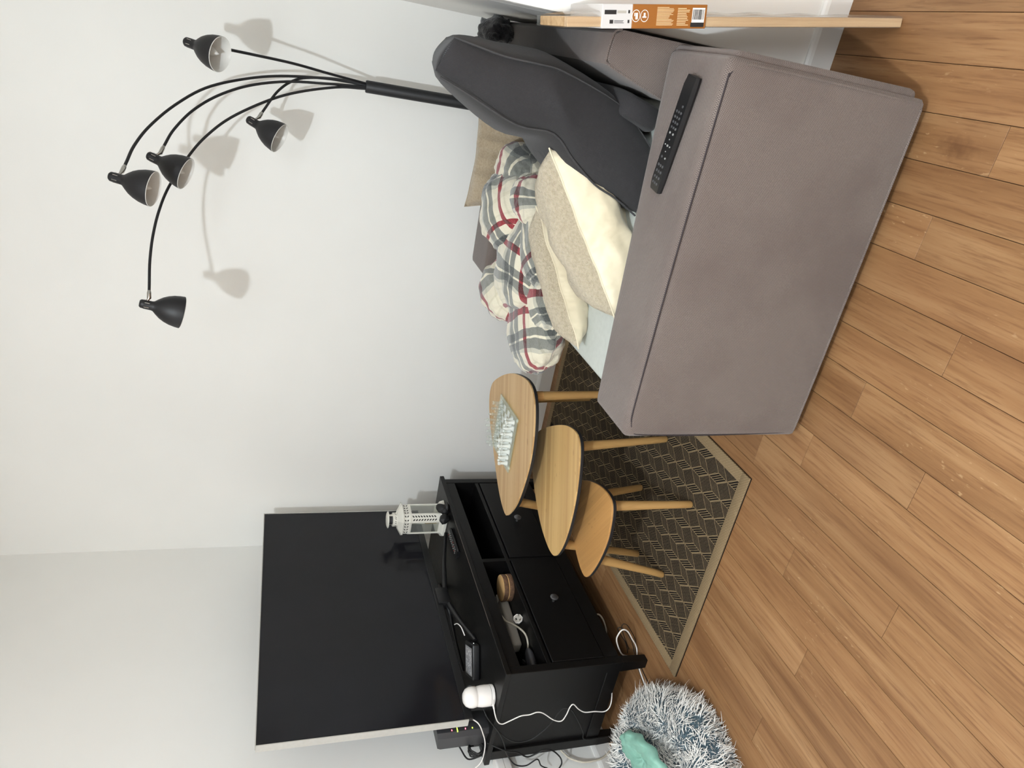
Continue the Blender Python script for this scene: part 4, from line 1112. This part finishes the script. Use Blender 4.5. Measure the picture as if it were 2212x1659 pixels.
# cables
def cable(name, pts, r, mat, label, k=7):
    mb = MB().tube(cr(pts, k), r, 8)
    zmin = min(v[2] for v in mb.v)
    return single(name, mb, mat, label, 'cable', tuple(Vector(pts[0])), smooth=80)
cable('camera_cable', [(-2.040, 1.622, 0.565), (-2.044, 1.582, 0.573), (-2.092, 1.575, 0.556), (-2.114, 1.575, 0.534), (-2.103, 1.575, 0.507), (-2.084, 1.575, 0.469), (-2.083, 1.575, 0.436), (-2.075, 1.575, 0.409), (-2.086, 1.575, 0.382), (-2.127, 1.575, 0.335), (-2.139, 1.575, 0.302), (-2.111, 1.575, 0.289), (-2.07, 1.575, 0.283), (-2.057, 1.575, 0.272), (-2.086, 1.575, 0.245), (-2.107, 1.575, 0.215), (-2.11, 1.575, 0.174), (-2.117, 1.575, 0.136), (-2.103, 1.575, 0.119), (-2.071, 1.580, 0.114), (-2.062, 1.63, 0.09), (-2.08, 1.72, 0.03), (-2.12, 1.80, 0.005)], 0.0021, MAT['white_plastic'], 'thin white cable hanging in waves from the indoor camera')
cable('black_cable', [(-2.08, 1.66, 0.600), (-2.10, 1.60, 0.585), (-2.152, 1.578, 0.541), (-2.21, 1.575, 0.511), (-2.283, 1.575, 0.484), (-2.347, 1.575, 0.442), (-2.364, 1.575, 0.394), (-2.337, 1.575, 0.355), (-2.377, 1.575, 0.331), (-2.40, 1.575, 0.30)], 0.0026, MAT['black_rubber'], 'black cable dangling furthest left off the end of the bench')
cable('black_cable', [(-2.11, 1.67, 0.590), (-2.13, 1.61, 0.57), (-2.183, 1.58, 0.516), (-2.22, 1.575, 0.462), (-2.22, 1.575, 0.408), (-2.184, 1.575, 0.367), (-2.136, 1.575, 0.338), (-2.082, 1.58, 0.310), (-2.088, 1.58, 0.274), (-2.155, 1.58, 0.229), (-2.223, 1.58, 0.192), (-2.268, 1.58, 0.171), (-2.28, 1.585, 0.05)], 0.0024, MAT['black_rubber'], 'black cable looping behind the white one on the bench end panel')
cable('black_cable', [(-2.24, 1.60, 0.560), (-2.253, 1.57, 0.50), (-2.273, 1.57, 0.448), (-2.307, 1.57, 0.402), (-2.293, 1.57, 0.365), (-2.28, 1.57, 0.343), (-2.291, 1.57, 0.306), (-2.334, 1.57, 0.266), (-2.373, 1.57, 0.249), (-2.405, 1.57, 0.254)], 0.0028, MAT['black_rubber'], 'black cable making a hoop in front of the bench rear leg')
cable('white_cable', [(-2.16, 1.66, 0.640), (-2.132, 1.605, 0.612), (-2.189, 1.60, 0.584), (-2.246, 1.60, 0.567), (-2.314, 1.60, 0.563), (-2.354, 1.60, 0.571), (-2.40, 1.61, 0.595)], 0.0022, MAT['white_plastic'], 'white cable arching from behind the television to the left wall')
cable('black_cable', [(-2.27, 1.70, 0.66), (-2.36, 1.71, 0.632), (-2.38, 1.69, 0.618), (-2.38, 1.645, 0.600), (-2.345, 1.625, 0.566)], 0.003, MAT['black_rubber'], 'black cable sagging behind the router against the left wall')
cable('cable_hoop', [(-2.405, 1.66, 0.225), (-2.41, 1.628, 0.207), (-2.41, 1.603, 0.184), (-2.41, 1.585, 0.143), (-2.41, 1.584, 0.095), (-2.41, 1.592, 0.055), (-2.405, 1.62, 0.006)], 0.004, MAT['cream_cable'], 'thick cream cable bowing low along the left wall behind the pet bed')
cable('floor_cable', [(-1.985, 1.70, 0.004), (-1.945, 1.68, 0.06), (-1.875, 1.68, 0.100), (-1.838, 1.68, 0.101), (-1.820, 1.68, 0.089), (-1.831, 1.68, 0.066), (-1.872, 1.68, 0.036), (-1.915, 1.675, 0.008), (-1.965, 1.64, 0.004), (-1.99, 1.56, 0.004)], 0.0027, MAT['white_plastic'], 'white cable looping up in front of the bench leg')
cable('floor_cable', [(-1.99, 1.72, 0.004), (-1.912, 1.70, 0.043), (-1.857, 1.695, 0.084), (-1.827, 1.69, 0.104), (-1.817, 1.69, 0.099), (-1.828, 1.69, 0.079), (-1.865, 1.69, 0.048), (-1.912, 1.69, 0.018), (-1.97, 1.65, 0.004), (-2.0, 1.55, 0.004)], 0.0016, MAT['black_rubber'], 'thin black wire looping beside the white cable near the bench leg')
cable('floor_cable', [(-1.97, 1.72, 0.004), (-1.885, 1.70, 0.055), (-1.832, 1.70, 0.082), (-1.812, 1.70, 0.079), (-1.824, 1.70, 0.059), (-1.862, 1.70, 0.030), (-1.905, 1.70, 0.004), (-1.95, 1.66, 0.003), (-1.965, 1.55, 0.003)], 0.0015, MAT['black_rubber'], 'thin black wire making the loop furthest out from the bench')
cable('floor_cable', [(-2.02, 1.94, 0.11), (-1.973, 1.905, 0.080), (-1.960, 1.90, 0.064), (-1.975, 1.90, 0.045), (-2.01, 1.90, 0.022), (-2.06, 1.89, 0.005), (-2.15, 1.86, 0.005)], 0.0036, MAT['cream_cable'], 'cream cable bending down under the middle of the bench')
cable('wire_end', [(-2.075, 1.955, 0.590), (-2.06, 1.985, 0.600), (-2.075, 2.02, 0.606), (-2.11, 2.05, 0.606)], 0.0022, MAT['white_plastic'], 'short white wire with green tip sticking out of the small black box')
def build_coil():
    t = thing('cable_bundle', 'black power adapter cable coiled up on the rear corner of the bench', 'cable bundle', (-2.295, 1.622, BZ))
    pts = []
    for k in range(160):
        a = k/160*2*PI*7
        pts.append((0.018*math.sin(a*0.13), 0.026*math.cos(a)*(1+0.1*math.sin(k)), 0.032+0.026*math.sin(a)+0.003*math.sin(k*0.9)))
    pts = [(p[0]+(i/160-0.5)*0.04, p[1], p[2]) for i, p in enumerate(pts)]
    part('coil', MB().tube(pts, 0.0028, 6), MAT['black_rubber'], t, 80, local=True)
    part('adapter', MB().box(-0.03, 0.02, 0.028, 0.065, 0, 0.050, 0.004, 2), MAT['black_plastic'], t, local=True)
build_coil()
def build_wallbox():
    t = thing('wall_adapter', 'white plastic box on the left wall just behind the bench corner', 'adapter', (XL, 1.60, 0.47))
    part('case', MB().box(XL+0.0005, XL+0.045, 1.50, 1.655, 0.435, 0.495, 0.008, 3), MAT['white_plastic'], t)
    part('seam_line', MB().box(XL+0.044, XL+0.0455, 1.51, 1.645, 0.464, 0.466), MAT['grey_plastic'], t, 0)
build_wallbox()

# ------------------------------------------------------------------ floor lamp
def build_lamp():
    px, py = -0.207, 2.85
    L = thing('floor_lamp', 'black arc floor lamp with five small shades behind the sofa', 'lamp', (px, py, 0))
    K = MAT['black_matte']
    part('base', MB().lathe([(0.0003, 0), (0.112, 0), (0.114, 0.006), (0.112, 0.018), (0.10, 0.022), (0.03, 0.026), (0.024, 0.034)], 48, Matrix.Translation((px, py, 0.0))), K, L, 50)
    part('pole', MB().lathe([(0.022, 0.026), (0.022, 1.050), (0.0205, 1.054), (0.012, 1.054)], 28, Matrix.Translation((px, py, 0))), K, L, 50)
    arms = {
        'A': [(-0.203, 2.85, 1.03), (-0.197, 2.85, 1.06), (-0.182, 2.788, 1.183), (-0.165, 2.725, 1.312), (-0.156, 2.662, 1.43), (-0.150, 2.610, 1.515), (-0.146, 2.605, 1.565), (-0.146, 2.601, 1.592)],
        'B': [(-0.205, 2.852, 1.03), (-0.203, 2.857, 1.10), (-0.204, 2.855, 1.20), (-0.219, 2.831, 1.351), (-0.246, 2.789, 1.473), (-0.287, 2.724, 1.587), (-0.345, 2.631, 1.672), (-0.406, 2.534, 1.733), (-0.455, 2.457, 1.764), (-0.493, 2.398, 1.776), (-0.516, 2.361, 1.783)],
        'C': [(-0.208, 2.849, 1.03), (-0.212, 2.845, 1.10), (-0.22, 2.836, 1.20), (-0.233, 2.821, 1.329), (-0.263, 2.788, 1.452), (-0.306, 2.739, 1.549), (-0.358, 2.68, 1.622), (-0.416, 2.615, 1.672), (-0.459, 2.567, 1.694), (-0.483, 2.54, 1.704)],
        'D': [(-0.203, 2.856, 1.03), (-0.200, 2.857, 1.10), (-0.201, 2.855, 1.178), (-0.212, 2.846, 1.265), (-0.232, 2.83, 1.316), (-0.27, 2.799, 1.361), (-0.327, 2.752, 1.40), (-0.355, 2.729, 1.417)],
        'E': [(-0.212, 2.846, 1.03), (-0.216, 2.843, 1.07), (-0.225, 2.837, 1.155), (-0.259, 2.812, 1.285), (-0.301, 2.781, 1.389), (-0.37, 2.731, 1.508), (-0.437, 2.682, 1.584), (-0.502, 2.635, 1.634), (-0.591, 2.57, 1.685), (-0.662, 2.518, 1.71), (-0.732, 2.467, 1.723), (-0.801, 2.417, 1.727), (-0.865, 2.37, 1.724), (-0.901, 2.344, 1.722)]}
    heads = {'A': ((-0.148, 2.589, 1.631), (-0.126, -0.53, -0.838)), 'B': ((-0.529, 2.340, 1.811), (-0.13, -0.258, -0.957)), 'C': ((-0.493, 2.529, 1.737), (-0.287, -0.298, -0.911)),
             'D': ((-0.366, 2.720, 1.452), (-0.33, -0.396, -0.857)), 'E': ((-0.916, 2.333, 1.746), (-0.253, 0.171, -0.952))}
    for k in 'ABCDE':
        pts = cr(arms[k], 6)
        end = pts[-1]; tl = (pts[-1]-pts[-4]).normalized()
        cut = len(pts)-1
        acc = 0.0
        while acc < 0.030 and cut > 1: acc += (pts[cut]-pts[cut-1]).length; cut -= 1
        part('arm', MB().tube(pts[:cut+2], 0.0046, 8), K, L, 80)
        S_, d = Vector(heads[k][0]), Vector(heads[k][1]).normalized()
        M = zaxis(S_, d)
        # socket cup then bell shade
        cup = [(0.0003, -0.004), (0.012, -0.003), (0.0162, 0.002), (0.0168, 0.010), (0.0178, 0.040), (0.0195, 0.046)]
        bell = [(0.0195, 0.046), (0.030, 0.058), (0.0415, 0.073), (0.0505, 0.090), (0.0575, 0.110), (0.0612, 0.130), (0.0625, 0.146)]
        cup = [(r*0.84, z*0.84) for r, z in cup]; bell = [(r*0.84, z*0.84) for r, z in bell]
        inner = [(r-0.0022, z) for r, z in reversed(bell[1:])]+[(0.013, 0.044), (0.0003, 0.040)]
        sh = part('shade', MB().lathe(cup+bell[1:], 40, M, cap=False), K, L, 60)
        part('lining', MB().lathe([bell[-1], (bell[-1][0]-0.0012, bell[-1][1]+0.0014)]+inner, 40, M, cap=False), MAT['shade_white'], sh, 60)
        mb = MB()
        for q in range(6):
            a = q*PI/3+0.25
            R = M @ Matrix.Rotation(a, 4, 'Z')
            mb.box(0.0138, 0.0150, -0.0012, 0.0012, 0.010, 0.025, 0.0005, 1, R)
        part('vent_slot', mb, MAT['chrome'], sh, 30, label='bright slots in the socket')
        part('bulb', MB().lathe([(0.0003, 0.042), (0.010, 0.044), (0.0150, 0.066), (0.0155, 0.078), (0.012, 0.096), (0.005, 0.112), (0.0003, 0.119)], 20, M), MAT['shade_white'], sh, 60)
        # chrome joint from the arm's end to the cup
        tgt = S_+d*0.018
        nn = (end-tgt); nn = (nn-d*nn.dot(d))
        if nn.length < 1e-4: nn = Vector((0, 1, 0))
        tgt = tgt+nn.normalized()*0.0135
        st = pts[cut+1]
        part('joint', MB().tube([st, st.lerp(end, 0.3), end, end.lerp(tgt, 0.5), tgt], [0.0050, 0.0066, 0.0066, 0.0040, 0.0046], 12), MAT['chrome'], L, 50)
build_lamp()

# ------------------------------------------------------------------ wrapped shelf board leaning on the sofa back
def build_board():
    b0 = Vector((0.2110, 1.510, 0.0005)); up = Vector((-0.145, 0.010, 0.805)).normalized()
    M = axes(b0, up, None, Vector((0, -1, 0.0)))              # local x up the board, z towards the camera, y = across thickness
    # make local y point to +world x (away from the sofa)
    yv = Vector((M[0][1], M[1][1], M[2][1]))
    sg = 1 if yv.x > 0 else -1
    t = thing('shelf_board', 'film-wrapped oak shelf board with orange paper sleeve leaning on the sofa back', 'shelf board', b0)
    t.matrix_world = M
    oak = NT('light_oak'); n = oak.noise(oak.mapping(oak.coord(), (2.5, 60, 60)), 1.0, 4, 0.6)
    oak.set(Base_Color=oak.ramp(n, [(0.3, srgb(166, 130, 88)), (0.7, srgb(206, 174, 132))]), Roughness=0.55)
    def bx(x0, x1, y0, y1, z0, z1, r=0.0): 
        ya, yb = (y0, y1) if sg > 0 else (-y1, -y0)
        return MB().box(x0, x1, ya, yb, z0, z1, r, 1)
    L_ = 0.815
    part('board', bx(0, L_, 0, 0.0185, -0.185, 0.0, 0.001), oak.m, t, 0, local=True)
    # film bag: thin rumpled shell round the board, puffed on one side
    mb = MB(); N = 40
    for i in range(N+1):
        x = 0.003+(L_+0.004)*i/N
        w = 0.003+0.010*(0.5+0.5*noise.noise(Vector((i*0.35, 1, 2))))*(0.25+0.75*min(1, x/0.5))
        z_ = 0.0015+0.002*noise.noise(Vector((i*0.8, 5, 2)))**2
        ring = [(-0.0012, z_), (0.0185*0.5, z_+0.001), (0.0195+w*0.4, z_), (0.0195+w, -0.012), (0.0195+w*0.6, -0.09), (0.0195, -0.1865), (-0.001, -0.1865)]
        mb.v += [(x, sg*y, z) for y, z in ring]
    for i in range(N):
        for q in range(7): mb.f.append((i*7+q, i*7+(q+1) % 7, (i+1)*7+(q+1) % 7, (i+1)*7+q)); mb.mi.append(0)
    part('film', mb, MAT['film'], t, 60, local=True)
    # paper sleeve: white part at the top, orange below
    wp = plain('white_card', srgb(205, 202, 200), 0.5, vary=0.01); og = plain('orange_card', srgb(150, 92, 34), 0.5, vary=0.02)
    bk = plain('black_print', srgb(34, 32, 32), 0.6); pale = plain('pale_print', srgb(226, 196, 152), 0.6); wt = plain('white_print', srgb(240, 236, 230), 0.6)
    xa, xm, xb = 0.505, 0.675, 0.742; wd = 0.042
    s1 = part('paper_sleeve', bx(xa, xm, -0.003, wd, -0.19, 0.0055, 0.001), og, t, 0, local=True, label='orange paper sleeve')
    s2 = part('paper_sleeve', bx(xm, xb, -0.003, wd, -0.19, 0.0055, 0.001), wp, t, 0, local=True, label='white end of the paper sleeve')
    zf = 0.0056
    def pr(x0, x1, y0, y1, m, par, nm='print', d=0.0):
        part(nm, bx(x0, x1, y0, y1, zf+d, zf+d+0.0002), m, par, 0, local=True)
    # barcode
    pr(xa+0.005, xa+0.034, 0.008, 0.036, wt, s1, 'barcode_label')
    mb = MB(); rng = random.Random(2); x = xa+0.007
    while x < xa+0.032:
        w = rng.choice([0.0006, 0.0012, 0.0018]); y0, y1 = (0.014, 0.033)
        mb.v_ = None
        ya, yb = (y0, y1) if sg > 0 else (-y1, -y0)
        mb.box(x, x+w, ya, yb, zf+0.0002, zf+0.0004); x += w+rng.choice([0.0006, 0.0012])
    part('barcode_bars', mb, bk, s1, 0, local=True)
    pr(xa+0.005, xa+0.036, 0.000, 0.0085, bk, s1, 'black_strip', 0.0003)
    def lines(par, x0, x1, y0, y1, n_, m, seed):
        mb = MB(); rng = random.Random(seed)
        for k in range(n_):
            y = y0+(y1-y0)*k/n_; xx = x0+(x1-x0)*rng.uniform(0, 0.35)
            ya, yb = (y, y+(y1-y0)/n_*0.45) if sg > 0 else (-(y+(y1-y0)/n_*0.45), -y)
            mb.box(xx, x1, ya, yb, zf, zf+0.0002)
        part('text_lines', mb, m, par, 0, local=True)
    lines(s1, xa+0.040, xa+0.068, 0.003, 0.037, 11, pale, 1)
    lines(s1, xa+0.075, xa+0.115, 0.003, 0.038, 16, pale, 4)
    for xc in (0.143, 0.162):
        mb = MB(); yc = 0.0205*sg
        for k in range(24):
            a0, a1 = 2*PI*k/24, 2*PI*(k+1)/24; r0, r1 = 0.0082, 0.0092; s_ = 1.25
            P_ = lambda r, a: (xa+xc+r*math.cos(a), yc+r*s_*math.sin(a), zf+0.0002)
            mb.quad([P_(r0, a0), P_(r1, a0), P_(r1, a1), P_(r0, a1)])
        part('icon_ring', mb, wt, s1, 0, local=True)
        if xc < 0.15: pr(xa+xc-0.0045, xa+xc+0.0045, 0.017, 0.0195, wt, s1, 'icon_mark'); pr(xa+xc-0.002, xa+xc+0.002, 0.0195, 0.026, wt, s1, 'icon_mark')
        else: pr(xa+xc-0.004, xa+xc+0.001, 0.014, 0.026, wt, s1, 'icon_mark'); pr(xa+xc+0.002, xa+xc+0.004, 0.020, 0.026, wt, s1, 'icon_mark')
    pr(xm+0.036, xm+0.062, 0.023, 0.031, bk, s2, 'print_block'); pr(xm+0.014, xm+0.034, 0.025, 0.030, MAT['grey_plastic'], s2, 'print_block')
    pr(xm+0.042, xm+0.050, 0.006, 0.013, bk, s2, 'print_block'); lines(s2, xm+0.016, xm+0.040, 0.007, 0.013, 3, bk, 3)
    for yc in (0.010, 0.028):
        pr(xm+0.006, xm+0.010, yc-0.003, yc+0.003, bk, s2, 'print_block')
build_board()

# ------------------------------------------------------------------ pet bed
def build_bed():
    c = Vector((-2.070, 1.163, 0.0))
    b = thing('pet_bed', 'round shaggy pet bed in white and blue-grey on the floor', 'pet bed', c)
    prof = [(0.0, 0.035), (0.10, 0.035), (0.165, 0.05), (0.205, 0.095), (0.245, 0.125), (0.285, 0.125), (0.322, 0.100), (0.335, 0.060), (0.318, 0.018), (0.28, 0.003), (0.0, 0.003)]
    P = cr([(r*1.06, 0, z*1.08 if z > 0.003 else z) for r, z in prof], 4)
    teal = fluffy('blue_grey_pile', srgb(44, 64, 76), srgb(84, 106, 116), 70, 0.9, 0.01)
    n = 64
    bump = lambda a: 1+0.03*math.sin(3*a+0.6)+0.02*math.sin(7*a)
    mb = MB()
    for p in P:
        for k in range(n):
            a = 2*PI*k/n; r = max(p.x, 0.0005)*bump(a); mb.v.append((r*math.cos(a), r*math.sin(a), p.z))
    for i in range(len(P)-1):
        for k in range(n): mb.f.append((i*n+k, i*n+(k+1) % n, (i+1)*n+(k+1) % n, (i+1)*n+k)); mb.mi.append(0)
    part('cushion_body', mb, teal, b, 180, local=True)
    # fur: tapered curved strands, blue-grey at the root and white at the tip
    t = NT('two_tone_fur')
    at = t.add('ShaderNodeAttribute', attribute_name='tip')
    t.set(Base_Color=t.ramp(at.outputs['Fac'], [(0.0, srgb(42, 62, 74)), (0.20, srgb(92, 116, 126)), (0.36, srgb(212, 212, 209)), (1.0, srgb(230, 227, 221))]), Roughness=0.8, Sheen_Weight=0.3)
    rng = random.Random(11); v = []; f = []; tip = []
    seg = []
    for i in range(len(P)-5):
        d = (P[i+1]-P[i]).length*(P[i].x+P[i+1].x); seg.append(d)
    tot = sum(seg); ns = 21000
    for s_ in range(ns):
        r_ = rng.uniform(0, tot); i = 0
        while r_ > seg[i] and i < len(seg)-1: r_ -= seg[i]; i += 1
        q = P[i].lerp(P[i+1], rng.random()); a = rng.uniform(0, 2*PI)
        if math.sin(a) < -0.55 and q.x > 0.2 and False: continue
        tg = (P[i+1]-P[i]).normalized(); nr = Vector((-tg.z, 0, tg.x))
        ca, sa = math.cos(a), math.sin(a)
        def W3(u): return Vector((u.x*ca-u.y*sa, u.x*sa+u.y*ca, u.z))
        root = W3(Vector((q.x*bump(a), 0, q.z))); N_ = W3(nr); T_ = W3(tg); B_ = Vector((-sa, ca, 0))
        # clumps lean together
        cl = noise.noise_vector(root*22)
        lean = (T_*(0.5+cl.x*1.1)+B_*(cl.y*1.5)+Vector((rng.gauss(0, .3), rng.gauss(0, .3), rng.gauss(0, .15)-0.15)))
        ln = rng.uniform(0.026, 0.048); w = rng.uniform(0.0009, 0.0021)
        side = lean.cross(N_); side = side.normalized() if side.length > 1e-4 else B_
        base = len(v); curl = Vector((rng.gauss(0, .25), rng.gauss(0, .25), rng.gauss(0, .2)))
        K_ = 4
        for k in range(K_+1):
            u = k/K_
            p = root+N_*(ln*0.55*(u-0.45*u*u))+lean*(ln*0.62*u*u)+curl*(ln*0.75*u**2)
            p.z = max(p.z, 0.002)
            ww = w*(1-0.75*u**2)
            v += [tuple(p-side*ww), tuple(p+side*ww)]; tip += [u, u]
        for k in range(K_): f.append((base+2*k, base+2*k+1, base+2*k+3, base+2*k+2))
    me = bpy.data.meshes.new('fur'); me.from_pydata(v, [], f); me.materials.append(t.m)
    at_ = me.attributes.new('tip', 'FLOAT', 'POINT'); at_.data.foreach_set('value', tip)
    me.polygons.foreach_set('use_smooth', [True]*len(f))
    o = bpy.data.objects.new('fur', me); COL.objects.link(o); o.parent = b; o['kind'] = 'stuff'; o['label'] = 'long shaggy white-tipped fur'
    # mint toy disc
    mint = NT('mint_rubber'); nn = mint.noise(mint.coord(), 30, 2)
    mint.set(Base_Color=mint.ramp(nn, [(0.3, srgb(122, 170, 153)), (0.7, srgb(136, 182, 166))]), Roughness=0.55)
    d = thing('toy_disc', 'mint green oval rubber toy with swirled ridges lying in the pet bed', 'toy', (-1.935, 1.265, 0.152))
    d.matrix_world = Matrix.Translation((-1.962, 1.275, 0.166)) @ axes((0, 0, 0), (0.45, -0.89, -0.04), None, (-0.25, 0.10, 0.93))
    mb = MB(); n = 96; R_ = [0.0, 0.018, 0.032, 0.05, 0.07, 0.09, 0.105, 0.113, 0.115, 0.110]
    Z_ = [0.0, 0.0, 0.006, 0.010, 0.012, 0.012, 0.009, 0.003, -0.012, -0.018]
    for r, z in zip(R_, Z_):
        for k in range(n):
            a = 2*PI*k/n; sw = math.sin(9*(a+r*14)); am = 0.0060*min(1, r/0.05)
            rr = max(r, 0.0004)*(1+0.02*math.sin(9*a)*(r > 0.1)); mb.v.append((1.12*rr*math.cos(a), 0.56*rr*math.sin(a), z+am*sw))
    for i in range(len(R_)-1):
        for k in range(n): mb.f.append((i*n+k, i*n+(k+1) % n, (i+1)*n+(k+1) % n, (i+1)*n+k)); mb.mi.append(0)
    part('disc', mb, mint.m, d, 180, local=True)
build_bed()
